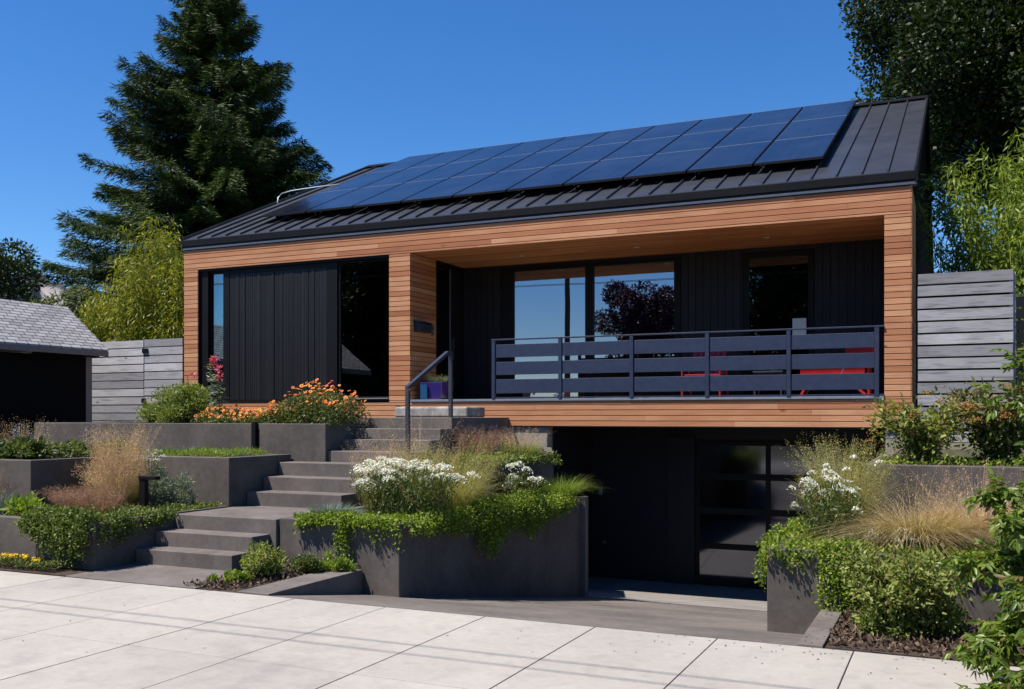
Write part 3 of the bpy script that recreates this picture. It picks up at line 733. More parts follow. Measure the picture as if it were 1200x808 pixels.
# --- railing
PX = [-7.62,-6.32,-5.01,-3.71,-2.40,-1.08]; rl = MB()
rail = MB().box(-7.66,-.972,FY-.035,FY+.035,2.975,2.998).build('railing', M['rail'], house, bevel=.003)
rail["label"] = 'blue grey metal railing with three horizontal boards'
for x in PX: MB().box(x-.032,x+.032,FY-.032,FY+.03,DECK+.013,2.974).build('railing_post', M['rail'], rail, bevel=.004)
for i in range(5):
    for z0,z1 in ((2.66,2.90),(2.345,2.585),(2.01,2.27)):
        MB().box(PX[i]+.036,PX[i+1]-.036,FY-.012,FY+.012,z0+.004,z1-.004).build('railing_board', M['rail'], rail, bevel=.003)
MB().box(-7.58,-.975,FY-.02,FY+.02,DECK+.02,DECK+.045).build('bottom_rail', M['rail'], rail)

# --- foundation and garage
for a_, b_ in ((XL+.05,-6.59),(-.955,XR)):
    MB().box(a_,b_,FY+.04,FY+.3,-1.9,BOT-.022).build('foundation_wall', M['conc_wall'], house, bevel=.006)
gw = MB()
gw.box(-6.75,-6.55,FY+.301,18.4,-1.9,BOT-.022); gw.box(-.955,-.75,FY+.301,18.4,-1.9,BOT-.022)
gw.box(-6.55,-4.47,18.3,18.45,-1.9,BOT-.022); gw.box(-1.70,-.955,18.3,18.45,-1.9,BOT-.022); gw.box(-4.47,-1.70,18.3,18.45,1.13,BOT-.022)
gw.box(-5.0,-4.47,18.22,18.299,-1.59,1.2)
gw.box(-6.55,-.955,22,22.1,-1.9,BOT-.022); gw.box(-6.75,-.75,FY+.5,22.1,-1.95,-1.62)
gw.build('garage_wall', M['charred_back'], house)
GZ = [-1.57,-1.475,-.93,-.885,-.27,-.225,.40,.445,1.06,1.13]
gd = MB()
for z0,z1 in ((-1.585,-1.44),(-.90,-.79),(-.24,-.12),(.41,.53),(1.05,1.13)): gd.box(-4.39,-1.78,18.26,18.31,z0,z1)
for x0,x1 in ((-4.469,-4.39),(-3.155,-3.065),(-1.78,-1.701)): gd.box(x0,x1,18.258,18.312,-1.585,1.13)
gdo = gd.build('garage_door', M['black'], house, bevel=.004)
for x0,x1 in ((-4.392,-3.153),(-3.067,-1.778)):
    for z0,z1 in ((-1.442,-.898),(-.792,-.238),(-.122,.412),(.528,1.052)):
        MB().box(x0,x1,18.28,18.29,z0,z1).build('pane', M['glass_garage'], gdo)
tag(MB().box(-6.40,-6.33,18.272,18.299,.04,.20).build('keypad', M['gutter'], None), 'small pale keypad on the dark wall left of the garage door', 'keypad')
kn = MB().tube([(-6.28,18.299,-.88),(-6.28,18.25,-.88)], .035, 14); tag(kn.build('door_knob', M['steel'], None), 'round metal knob on the dark wall left of the garage door', 'knob')

# --- mailbox, intercom
mb_ = thing('mailbox', (CR,16.42,3.3), 'dark wall mailbox on the wooden entry wall', 'mailbox')
MB().box(CR+.003,CR+.14,16.13,16.60,3.22,3.38).build('box', M['mail'], mb_, bevel=.008)
MB().hexa([(CR+.003,16.12,3.381),(CR+.155,16.12,3.381),(CR+.155,16.61,3.381),(CR+.003,16.61,3.381)],[(CR+.003,16.12,3.44),(CR+.13,16.12,3.41),(CR+.13,16.61,3.41),(CR+.003,16.61,3.44)]).build('lid', M['mail'], mb_, bevel=.005)
ic = thing('intercom', (CR,16.86,3.28), 'small pale intercom plate right of the mailbox', 'intercom')
MB().box(CR+.003,CR+.018,16.80,16.90,3.18,3.40).build('plate', M['gutter'], ic); MB().tube([(CR+.018,16.85,3.24),(CR+.026,16.85,3.24)],.018,12).build('button', M['black'], ic)
MB().box(CR+.0181,CR+.021,16.825,16.875,3.30,3.37).build('speaker_grille', M['black'], ic)

# --- potted grass on the porch
pt = thing('potted_grass', (-8.98,16.33,DECK), 'violet glazed square pot with spiky grass by the entry', 'potted plant')
mb = MB(); a,b = .24,.19; cx,cy = -8.98,16.33
mb.hexa([(cx-b,cy-b,DECK),(cx+b,cy-b,DECK),(cx+b,cy+b,DECK),(cx-b,cy+b,DECK)],[(cx-a,cy-a,2.24),(cx+a,cy-a,2.24),(cx+a,cy+a,2.24),(cx-a,cy+a,2.24)])
mb.build('pot', M['pot'], pt, bevel=.01)
mb = MB(); mb.box(cx-.215,cx-.07,cy-.262,cy-.245,DECK+.02,2.2); mb.build('pot_inlay', M['pot_teal'], pt)
grass_clump('x', (cx,cy,2.24), '', L['silver'], n=220, H=.26, base_r=.15, lean=.7, droop=.5, W=.012, seed=5, parent=pt)

# --- red chairs on the porch
def red_chair(cx, cy, w, face, label):
    t = thing('lounge_chair', (cx,cy,DECK), label, 'chair', 'red chairs on the porch')
    h = w/2
    s = MB()
    for k in range(5): s.box(cx-h+.03,cx+h-.03,cy-.26+k*.105,cy-.26+k*.105+.09,DECK+.40-.02*k,DECK+.425-.02*k)
    s.build('seat', M['red'], t, bevel=.004)
    b = MB()
    for k in range(6):
        x0 = cx-h+.05+k*(w-.1)/6
        b.hexa([(x0,cy+.25,DECK+.36),(x0+(w-.1)/6-.015,cy+.25,DECK+.36),(x0+(w-.1)/6-.015,cy+.27,DECK+.36),(x0,cy+.27,DECK+.36)],
               [(x0,cy+.45,DECK+.9),(x0+(w-.1)/6-.015,cy+.45,DECK+.9),(x0+(w-.1)/6-.015,cy+.47,DECK+.9),(x0,cy+.47,DECK+.9)])
    b.build('backrest', M['red'], t, bevel=.004)
    for sx in (-1,1):
        x = cx+sx*(h-.03)
        MB().box(x-.025,x+.025,cy-.30,cy+.38,DECK+.57,DECK+.595).build('armrest', M['red'], t, bevel=.005)
        MB().tube([(x,cy-.28,DECK),(x,cy-.27,DECK+.57)], .018, 8).build('leg', M['red'], t)
        MB().tube([(x,cy+.38,DECK),(x,cy+.22,DECK+.57)], .018, 8).build('leg', M['red'], t)
red_chair(-3.98, 16.95, .72, 0, 'red slatted chair behind the fourth railing section')
c2 = thing('lounge_chair', (-1.75,17.1,DECK), 'wide red reclining chair at the right end of the porch', 'chair', 'red chairs on the porch')
s = MB()
for k in range(8): s.box(-2.34+k*.125,-2.34+k*.125+.11,16.85,17.4,DECK+.43+.004*k,DECK+.455+.004*k)
s.box(-2.34,-1.32,16.83,16.86,DECK+.40,DECK+.51); s.build('seat', M['red'], c2, bevel=.004)
b = MB()
for k in range(6):
    f = k/6; x = -1.5+.36*f; z = DECK+.46+.42*f
    b.hexa([(x,16.85,z),(x+.05,16.85,z+.06),(x+.05,17.4,z+.06),(x,17.4,z)],[(x+.02,16.85,z-.01),(x+.07,16.85,z+.05),(x+.07,17.4,z+.05),(x+.02,17.4,z-.01)])
b.box(-1.62,-1.12,16.83,16.87,DECK+.74,DECK+.86); b.build('backrest', M['red'], c2, bevel=.004)
for y in (16.87,17.38):
    MB().tube([(-2.36,y,DECK),(-2.12,y,DECK+.43)], .02, 8).build('leg', M['red'], c2); MB().tube([(-1.25,y,DECK),(-1.75,y,DECK+.43)], .02, 8).build('leg', M['red'], c2)
    MB().tube([(-1.26,y,DECK),(-1.28,y,DECK+.74)], .02, 8).build('leg', M['red'], c2)
MB().tube([(-1.70,16.84,DECK+.36),(-1.62,16.84,DECK+.56)], .014, 6).build('strut', M['steel'], c2)
# low side table between the chairs
tb = thing('side_table', (-2.85,17.0,DECK), 'low dark side table between the red chairs', 'table')
MB().box(-3.12,-2.62,16.8,17.25,DECK+.44,DECK+.465).build('tabletop', M['rail'], tb, bevel=.004)
for x in (-3.09,-2.65):
    for y in (16.83,17.22): MB().tube([(x,y,DECK),(x,y,DECK+.44)], .014, 8).build('leg', M['rail'], tb)
cu = MB().tube([(-2.78,16.95,DECK+.466),(-2.78,16.95,DECK+.55)], [.05,.062], 16); tag(cu.build('bowl', M['white'], None, smooth=True), 'small white bowl on the low side table', 'bowl')

# --- solar array
PW = (13.50-1.95)/10; PY0, PY1 = 16.75, 22.95; PH = (PY1-PY0)/3
ords = ['first','second','third','fourth','fifth','sixth','seventh','eighth','ninth','tenth']
proto = None
def solar_parts(x0, y0, parent):
    fr = MB(); t = .012
    slopebox(fr, x0+.016,x0+PW-.016,y0+.012,y0+PH-.012,.16,.2-.003); o = fr.build('panel_frame', M['black'], parent)
    ts = MB(); slopebox(ts, x0+.03,x0+PW-.03,y0+PH-.016,y0+PH-.008,.198,.204); ts.build('clamp_strip', M['ledge'], o)
    ce = MB(); slopebox(ce, x0+.016+t,x0+PW-.016-t,y0+.012+t,y0+PH-.012-t,.1971,.2005); c = ce.build('cell_sheet', M['solar'], parent)
    return o, c
rows = ['bottom','middle','top']
for r in range(3):
    for c in range(10):
        x0 = -1.95-(c+1)*PW; y0 = PY0+r*PH
        lab = f'dark blue solar panel in the {rows[r]} row, {ords[c]} from the right'
        if proto is None:
            proto = thing('solar_panel', (x0,y0,zr(y0)), lab, 'solar panel', 'solar panels on the roof'); solar_parts(x0, y0, proto)
        else:
            t = proto.copy(); C.objects.link(t); t.location = (x0,y0,zr(y0)); t['label'] = lab
            for ch in list(proto.children):
                d = ch.copy(); C.objects.link(d); d.parent = t
                for c2_ in list(ch.children):
                    d2 = c2_.copy(); C.objects.link(d2); d2.parent = d
rr_ = MB()
for r in range(3):
    for q in (.25,.75):
        y = PY0+(r+q)*PH; slopebox(rr_, -13.4,-2.0,y-.02,y+.02,.043,.158)
for i in range(12):
    x = -2.1-i*1.02; slopebox(rr_, x-.02,x+.02,PY0+.3,PY0+.36,.0,.158)
tag(rr_.build('mounting_rail', M['black'], None), 'black mounting rails under the solar panels', 'mounting rails')

# ================================================================== HARD LANDSCAPE
def inset(poly, d):
    n = len(poly); out = []
    A = sum(poly[i][0]*poly[(i+1)%n][1]-poly[(i+1)%n][0]*poly[i][1] for i in range(n)); sg = 1 if A > 0 else -1
    for i in range(n):
        p0, p1, p2 = (Vector(poly[i-1]), Vector(poly[i]), Vector(poly[(i+1)%n]))
        e1 = (p1-p0).normalized(); e2 = (p2-p1).normalized()
        n1 = Vector((-e1.y,e1.x))*sg; n2 = Vector((-e2.y,e2.x))*sg
        b = (n1+n2); k = d/max(.2, (1+n1.dot(n2))/1)
        out.append(tuple(p1+b*k))
    return out
def planter(poly, z0, z1, label, depth=.05, th=.13, mat='conc'):
    cx = sum(p[0] for p in poly)/len(poly); cy = sum(p[1] for p in poly)/len(poly)
    t = thing('concrete_planter', (cx,cy,z0), label, 'planter', 'stepped concrete planters')
    A = sum(poly[i][0]*poly[(i+1)%len(poly)][1]-poly[(i+1)%len(poly)][0]*poly[i][1] for i in range(len(poly)))
    if A < 0: poly = poly[::-1]
    ins = inset(poly, th)
    me = MB().ring(poly, ins, z0, z1).build('planter_wall', M[mat], t)
    bm = me
    m = me.modifiers.new("w", 'WELD'); m.merge_threshold = .001
    m = me.modifiers.new("b", 'BEVEL'); m.width = .008; m.segments = 2; m.limit_method = 'ANGLE'
    ins2 = inset(poly, th-.02)
    MB().prism(ins2, z1-depth-.12, z1-depth).build('soil', M['soil'], t)
    return t
# left tiers
planter([(-16.5,7.40),(-8.10,7.40),(-8.10,9.44),(-9.69,9.44),(-9.69,7.93),(-16.5,7.93)], -.15, .50, 'low dark concrete planter beside the lowest steps')
planter([(-16.5,7.94),(-9.70,7.94),(-9.70,9.45),(-8.10,9.45),(-8.10,10.68),(-16.5,10.68)], .0, 1.09, 'middle dark concrete planter left of the landing')
planter([(-13.0,10.70),(-8.78,10.70),(-8.78,13.2),(-13.0,13.2)], .3, 1.50, 'upper long concrete planter holding the green bushes')
planter([(-8.66,10.70),(-7.56,10.70),(-7.56,13.2),(-8.66,13.2)], .3, 1.50, 'upper short concrete planter below the orange flowers by the steps')
ps = MB(); ps.box(-8.755,-8.685,10.66,10.72,1.0,1.52)
tag(ps.build('steel_post', M['black'], None, bevel=.003), 'short black steel post between the two upper planters', 'post')
# right of the steps
planter([(-6.64,8.55),(-5.14,8.55),(-4.63,12.56),(-5.18,12.56),(-5.18,10.55),(-6.64,10.55)], -1.7, .50, 'large dark concrete planter between steps and driveway')
fin = MB(); fin.box(-4.64,-4.575,12.50,12.62,-1.6,.50); tag(fin.build('wall_end_cap', M['conc_step'], None), 'thin pale end strip of the big planter beside the driveway', 'wall strip')
planter([(-6.19,10.56),(-5.20,10.56),(-5.20,12.9),(-6.48,15.97),(-7.28,15.97),(-7.28,13.46),(-6.19,13.46)], -1.8, 1.05, 'dark concrete planter behind the big one, below the porch, rear wing added for shade')  # slanted rear wing to the house added edge-on to shade the apron
# right side
planter([(-1.44,8.40),(2.6,8.40),(2.6,10.28),(-1.34,10.28)], -1.6, .48, 'dark concrete planter right of the driveway')
planter([(-.82,10.30),(3.2,10.30),(3.2,15.9),(-.82,15.9)], -1.9, 1.12, 'upper dark concrete planter below the right fence')
# kerb walls
cb = MB(); cb.prism([(-5.92,7.02),(-5.57,7.02),(-5.57,8.54),(-5.92,8.54)], -.5, .012)
tag(cb.build('kerb_wall', M['conc_step'], None, bevel=.006), 'low concrete kerb wall left of the driveway mouth', 'kerb wall')
cb = MB(); cb.prism([(-.99,6.99),(-.82,6.99),(-.82,8.39),(-.99,8.39)], -.5, .02)
tag(cb.build('kerb_wall', M['conc_step'], None, bevel=.006), 'low concrete kerb wall right of the driveway mouth', 'kerb wall')
bd = MB(); bd.box(-6.62,-5.93,7.03,8.53,-.3,-.004); tag(bd.build('planting_bed', M['soil'], None), 'small bark covered bed beside the steps', None, None, 'structure')
bd = MB(); bd.box(-.81,3.0,7.02,8.38,-.3,.004); tag(bd.build('planting_bed', M['soil'], None), 'bark covered bed right of the driveway', None, None, 'structure')
bd = MB(); bd.box(-16.5,-8.1,7.02,7.39,-.3,.006); tag(bd.build('planting_strip', M['soil'], None), 'narrow planted strip along the sidewalk', None, None, 'structure')
# flights of steps
def flight(label, steps, x0, x1, base):
    t = thing('garden_steps', ((x0+x1)/2, steps[0][0], base), label, 'steps', 'flights of concrete steps')
    for i, (y, z, y2, xa, xb) in enumerate(steps):
        MB().box(xa, xb, y, y2, base-.3 if i else base-.2, z).build('landing' if i == len(steps)-1 else 'step', M['conc_step'], t, bevel=.007)
    return t
flight('lowest flight of three wide concrete steps up from the sidewalk', [(7.93,.165,8.219,-8.08,-6.76),(8.22,.325,8.518,-8.08,-6.74),(8.52,.485,9.744,-8.08,-6.66)], -8.08,-6.7,0)
flight('middle flight of three concrete steps between the planters', [(9.75,.655,10.069,-8.08,-6.66),(10.07,.825,10.389,-8.08,-6.66),(10.39,.995,10.744,-8.08,-6.66)], -8.08,-6.7,.48)
flight('upper flight of four concrete steps to the front door', [(10.75,1.14,11.069,-7.555,-6.21),(11.07,1.285,11.389,-7.555,-6.21),(11.39,1.43,11.709,-7.555,-6.21),(11.71,1.58,13.3,-7.555,-6.21)], -7.5,-6.2,.99)
pf = MB(); pf.box(-9.5,-7.32,13.31,16.0,-1.7,1.578); pf.box(-7.32,-6.21,13.31,13.45,-1.9,1.1); tag(pf.build('entry_platform', M['conc_step'], None, bevel=.006), 'concrete platform in front of the entry', None, None, 'structure')
sl = MB()
sl.prism([(-9.12,15.0),(-7.66,15.0),(-7.58,15.35),(-7.66,15.72),(-9.02,15.7)], 1.580, 1.765)
tag(sl.build('stone_step', M['stone'], None, bevel=.03), 'rough stone slab step below the front door', 'stone step')
# handrail
hr = thing('handrail', (-6.32,10.72,1.14), 'dark metal handrail on the upper steps', 'handrail')
MB().box(-6.345,-6.295,10.70,10.75,1.14,1.93).build('post', M['hand'], hr, bevel=.004)
MB().box(-6.345,-6.295,11.86,11.91,1.58,2.44).build('post', M['hand'], hr, bevel=.004)
t_ = MB(); t_.hexa([(-6.345,10.70,1.931),(-6.295,10.70,1.931),(-6.295,11.78,2.441),(-6.345,11.78,2.441)],[(-6.345,10.70,1.981),(-6.295,10.70,1.981),(-6.295,11.78,2.491),(-6.345,11.78,2.491)]); t_.box(-6.345,-6.295,11.781,11.91,2.441,2.491)
t_.build('top_rail', M['hand'], hr)
# path light
pl = thing('path_light', (-8.63,8.6,.45), 'black angled path light in the planting left of the steps', 'path light')
MB().box(-8.68,-8.59,8.57,8.63,.45,.86).build('post', M['black'], pl, bevel=.004); MB().box(-8.68,-8.42,8.56,8.64,.861,.90).build('lamp_head', M['black'], pl, bevel=.004)

# --- fences
def hboards(parent, name, x0, x1, y, z0, z1, pitch, gap, mat, seed=0):
    mb = MB(); z = z1; k = seed
    while z > z0+.02:
        rr = random.Random(k); a = max(z0, z-pitch+gap)
        mb.box(x0+rr.uniform(0,.008), x1-rr.uniform(0,.008), y+rr.uniform(0,.010), y+.03, a+rr.uniform(0,.004), z-rr.uniform(0,.005), rr.random()); z -= pitch; k += 1
    return mb.build(name, mat, parent, bevel=.002)
ft = thing('side_gate', (-16.0,16.5,1.2), 'weathered grey board gate between shed and house', 'gate')
hboards(ft, 'gate_panel', -16.56,-15.44, 16.5, 1.25, 3.32, .183, .018, M['grey_wood'], 3)
MB().box(-16.60,-16.44,16.475,16.5,3.02,3.12).build('latch', M['black'], ft, bevel=.003); MB().box(-16.62,-16.5,16.475,16.5,1.9,2.0).build('hinge', M['black'], ft, bevel=.003)
ff = thing('board_fence', (-17.6,16.5,1.2), 'weathered grey board fence beside the neighbouring shed', 'fence', 'weathered grey fences')
hboards(ff, 'board_panel', -18.6,-16.575, 16.5, 1.25, 3.31, .183, .018, M['grey_wood'], 40)
MB().box(-16.66,-16.57,16.54,16.62,1.2,3.28).build('post', M['grey_wood'], ff)
MB().box(-18.6,-15.42,16.532,16.54,1.25,3.25).build('backing', M['black'], ff)
fr_ = thing('board_fence', (.15,16.5,1.0), 'weathered grey board fence right of the house', 'fence', 'weathered grey fences')
hboards(fr_, 'board_panel', -.50,.80, 16.03, 1.12, 3.76, .184, .024, M['grey_wood2'], 70)
MB().box(-.50,-.44,16.07,16.13,1.0,3.72).build('post', M['black'], fr_); MB().box(.75,.83,16.07,16.14,1.0,3.72).build('post', M['grey_wood2'], fr_)
MB().box(-.5,.80,16.145,16.16,1.15,3.70).build('backing', M['black'], fr_)
f2 = thing('rear_fence', (3.0,17.4,1.0), 'dark board fence in shade behind the right trees', 'fence')
hboards(f2, 'board_panel', .9,6.5, 17.4, 1.05, 3.5, .188, .02, M['charred'], 90)

# --- neighbour shed
sh = thing('neighbour_shed', (-17.8,11,1.0), 'dark neighbouring shed with grey shingle gable roof', 'shed')
MB().box(-18.9,-16.9,6.6,15.35,.7,2.86).build('wall', M['gable'], sh)
s = MB(); s.hexa([(-19.2,6.4,2.88),(-16.6,6.4,2.88),(-16.6,15.5,2.88),(-19.2,15.5,2.88)],[(-17.92,6.4,3.93),(-17.88,6.4,3.93),(-17.88,15.5,3.93),(-17.92,15.5,3.93)])
s = MB(); e0 = 2.98; rz_ = 3.96
for sx, xe in ((1,-16.58),(-1,-19.02)):
    s.hexa([(xe,6.4,e0-.0),( -17.8,6.4,rz_),( -17.8,15.5,rz_),(xe,15.5,e0)], [(xe,6.4,e0+.05),(-17.8,6.4,rz_+.05),(-17.8,15.5,rz_+.05),(xe,15.5,e0+.05)])
s.build('roof', M['shingle'], sh)
MB().box(-16.60,-16.565,6.4,15.5,2.88,2.99).build('gutter', M['gutter'], sh, bevel=.004)
MB().add([(-18.9,15.36,2.86),(-16.7,15.36,2.86),(-17.8,15.36,3.95),(-18.9,15.40,2.86),(-16.7,15.40,2.86),(-17.8,15.40,3.95)],[(0,1,2),(5,4,3),(0,3,4,1),(1,4,5,2),(2,5,3,0)]).build('gable', M['black'], sh)
MB().box(-17.0,-16.899,15.2,15.36,.7,2.87).build('corner_board', M['gutter'], sh)

# --- street side things (seen in the window glass, and as cable shadows on the sidewalk)
up = thing('utility_pole', (-17.2,-8,0), 'tall wooden utility pole across the street', 'utility pole')
MB().tube([(-17.2,-8,-.2),(-17.2,-8,11)], [.16,.11], 12).build('pole', M['bark'], up); MB().box(-18.3,-16.1,-8.06,-7.94,10.0,10.14).build('crossarm', M['bark'], up)
for dy in (-1.0, 1.0):
    wv = MB(); pts = [(x, 3.55+.12*dy, 6.3+.00035*(x-2)**2+.0*dy) for x in range(-60,61,4)]
    wv.tube(pts, .009, 6)
    tag(wv.build('overhead_cable', M['black'], None), 'black overhead cable strung along the sidewalk, %s' % ('nearer the street' if dy < 0 else 'nearer the house'), 'cable')

# ================================================================== PLANTING
# far trees
conifer((-22.6,25.6), 1.2, 15.6, 6.9, 11, 'tall dark conifer with drooping layered branches behind the house')
broad_tree('broadleaf_tree', (3.5,28.5), 1.2, 11.6, 5.3,4.5,5.6, 330, 1.15, 1450, .115,.085, L['maple'], 'large dark green tree towering right of the roof', seed=21, trunk_r=.35)
broad_tree('broadleaf_tree', (-27.6,20), 1.2, 5.3, 2.6,2,1.6, 22, .65, 700, .12,.07, L['dark'], 'small dark tree at the far left edge behind the shed', seed=22, trunk_r=.12)
broad_tree('hedge_tree', (-23.9,21), 1.2, 3.6, 2.9,1.3,1.75, 40, .55, 700, .10,.055, L['hedge'], 'dull green hedge behind the shed roof', 'hedge', 23, trunk_r=.08)
def bamboo(loc, z0, n, H, spread, mat, label, seed, lean=.25, hmap=None, perleaf=170, lL=.15):
    g = rg(seed); t = thing('bamboo', (loc[0],loc[1],z0), label, 'bamboo', 'bamboo stands')
    mb = MB(); P, D, K = [], [], []
    for i in range(n):
        x = loc[0]+(g.random()*2-1)*spread[0]; y = loc[1]+(g.random()*2-1)*spread[1]
        h = H*(.7+.35*g.random()); 
        if hmap: h *= hmap((x-loc[0])/spread[0])
        a = g.random()*6.28; l = lean*(.3+g.random())
        tt = np.linspace(0,1,9); pts = np.stack([x+np.cos(a)*l*h*.4*tt**2, y+np.sin(a)*l*h*.4*tt**2, z0+h*(tt-.12*l*tt**3)],1)
        mb.tube([tuple(p) for p in pts[::2]], [.014,.012,.010,.007,.003], 5)
        m = perleaf; u = .12+.88*g.random(m)**.8; c = np.stack([np.interp(u,tt,pts[:,j]) for j in range(3)],1)
        az = g.random(m)*6.28; rr = (.05+.38*g.random(m))*(1.15-.75*u); q = np.stack([np.cos(az)*rr,np.sin(az)*rr,-.2*rr],1)
        P.append(c+q); D.append(q*2+g.normal(size=q.shape)*.3+np.array([0,0,-.35])); K.append(.3*g.random()+.7*g.random(m))
    P = np.concatenate(P); D = np.concatenate(D); K = np.concatenate(K)
    leaf_obj('foliage', P, D, lL*(.6+.7*g.random(len(P))), .030*(.7+.6*g.random(len(P))), mat, t, g, K, .4)
    mb.build('culm', L['lime'], t)
bamboo((-18.7,18.6), 1.2, 130, 5.3, (1.6,.6), L['bamboo'], 'yellow green bamboo between shed and house', 31, hmap=lambda u: .68+.36*(1-(u-.45)**2) if u > -.6 else .68, perleaf=260)
bamboo((2.0,19.4), 1.2, 170, 6.7, (1.75,.9), L['bamboo_r'], 'light green bamboo above the right fence', 32, lean=.5, hmap=lambda u: .72+.35*(u+1)/2, perleaf=380)
# trees across the street
broad_tree('broadleaf_tree', (-16.0,-17), 0, 7.0, 2.6,2.4,2.6, 40, .8, 700, .15,.10, L['plum'], 'purple leaved plum tree across the street', seed=41, trunk_r=.2)
broad_tree('broadleaf_tree', (-6.6,-16.5), 0, 6.2, 4.2,3.5,5.4, 90, 1.1, 900, .22,.15, L['dark'], 'dense green tree straight across the street', seed=42, trunk_r=.3)
broad_tree('broadleaf_tree', (-30.5,-16), 0, 6.8, 5.6,4.5,6.2, 100, 1.2, 900, .22,.15, L['dark'], 'wide green tree across the street to the left', seed=43, trunk_r=.3)
# street hedge across the road, low
bush('street_hedge', (-18.5,-11.5,0), (7.5,.7,1.3), 'long low hedge on the far side of the street', L['mid'], n=26000, lL=.12, lW=.07, seed=44, nc=60, cat='hedge')

# upper planters
bush('round_shrub', (-10.98,11.45,1.45), (.42,.4,.66), 'round light green shrub on the upper planter, left of the pair', L['bush'], n=9000, lL=.05, lW=.018, seed=51, nc=16, stems=20, group='light green shrubs')
bush('round_shrub', (-10.48,11.3,1.45), (.40,.42,.78), 'taller light green shrub on the upper planter, beside the lilies', L['bush'], n=9500, lL=.05, lW=.018, seed=52, nc=16, stems=20, group='light green shrubs')
# lilies
for i, (x, y, h, lab) in enumerate([(-9.98,11.35,1.02,'tallest pink flowered lily stem between shrub and house'),(-9.82,11.25,.84,'shorter pink flowered lily stem before the dark panel'),(-10.62,11.6,.78,'lily stem with one pink bloom above the round shrub')]):
    g = rg(60+i); t = thing('lily_plant', (x,y,1.45), lab, 'lily')
    mb = MB(); P = []; D = []
    for k in range(3 if i < 2 else 1):
        dx, dy = g.normal()*.07, g.normal()*.05; hh = h*(1-.12*k)
        mb.tube([(x,y,1.45),(x+dx*.5,y+dy*.5,1.45+hh*.6),(x+dx,y+dy,1.45+hh)], [.007,.006,.004], 9)
        n = 90; u = g.random(n)*.9; az = g.random(n)*6.28
        P.append(np.stack([x+dx*u,y+dy*u,1.45+hh*u],1)); D.append(np.stack([np.cos(az),np.sin(az),.5-.9*g.random(n)],1))
    P = np.concatenate(P); D = np.concatenate(D)
    mb.build('stem', L['mid'], t); leaf_obj('leaf', P, D, .10*(.7+.6*g.random(len(P))), .02, L['silver'], t, g, None, .4)
    m = 3 if i < 2 else 1
    F = np.array([[x+g.normal()*.03,y-.02,1.45+h-.06*k] for k in range(m)]); fp = np.repeat(F,16,0)+g.normal(size=(16*m,3))*.012
    leaf_obj('bloom', fp, g.normal(size=fp.shape)+np.array([0,-.3,.3]), .075, .03, L['pink'], t, g)
# orange flowers
def flower_bed(name, loc, ext, label, n_leaf, nfl, hfun, seed, cat='flowering plant'):
    g = rg(seed); t = thing(name, loc, label, cat)
    def pt(m, lo=0., hi=1.):
        x = ext[0]+(ext[1]-ext[0])*g.random(m); y = ext[2]+(ext[3]-ext[2])*g.random(m); h = hfun(x)*(1-.35*((y-ext[2])/(ext[3]-ext[2])-.5)**2*2)
        return np.stack([x,y,ext[4]+h*(lo+(hi-lo)*g.random(m))],1)
    P = pt(n_leaf, 0, .82); D = g.normal(size=P.shape)*.7+np.array([0,-.15,.4])
    leaf_obj('foliage', P, D, .062*(.5+.8*g.random(n_leaf)), .020, L['mid'], t, g, .15+.85*g.random(n_leaf), .4)
    F = pt(nfl, .55, 1.08); nr = g.normal(size=F.shape)*.35+np.array([.0,-.5,.85])
    V, Fc, idx, cV, cF = daisies(g, F, nr, .028*(.7+.5*g.random(nfl)), 9)
    np_mesh('blossom', V, Fc, g.random(nfl)[idx % nfl], L['orange'], t)
    np_mesh('flower_centre', cV, cF, np.repeat(g.random(nfl),4), L['redc'], t)
    mb = MB()
    for k in range(0, nfl, 3): mb.tube([(F[k,0]+g.normal()*.03,F[k,1]+g.normal()*.03,ext[4]),tuple(F[k])], [.003,.002], 3)
    mb.build('stem', L['mid'], t)
flower_bed('blanket_flowers', (-9.2,11.2,1.45), (-9.95,-8.55,10.78,11.7,1.45), 'low mass of orange daisy flowers on the long upper planter', 4200, 330, lambda x: .24+.06*np.sin(x*7), 71)
flower_bed('blanket_flowers', (-8.1,11.2,1.45), (-8.60,-7.50,10.78,11.7,1.45), 'taller orange daisy flowers spilling over the steps', 6500, 190, lambda x: .62-.9*(x+8.02)**2, 72)

# middle left planter
mat_cover('sedum_mat', [(-9.6,-8.3,9.58,10.5,1.06)], 'bright green low carpet on the middle planter', L['green_grass'], 7000, .06, .007, .10, 81)
grass_clump('blue_fescue', (-8.45,10.0,1.04), 'pale blue grass tuft beside the steel post', L['blue'], n=300, H=.2, base_r=.12, W=.006, lean=.5, seed=82)
grass_clump('blue_fescue', (-9.35,10.1,1.04), 'pale silvery grass tuft at the left end of the green carpet', L['blue'], n=260, H=.24, base_r=.12, W=.006, lean=.4, seed=83)
mat_cover('leafy_ground_cover', [(-16,-9.85,8.08,9.8,1.06)], 'green leafy carpet on the far left middle planter', L['mid'], 22000, .06, .03, .20, 84)
grass_clump('feather_grass', (-11.15,9.0,1.04), 'tan feathery grass at the left edge above the middle planter', L['tan'], n=200, H=.62, base_r=.15, lean=.5, W=.005, seeds=16, seed=85)
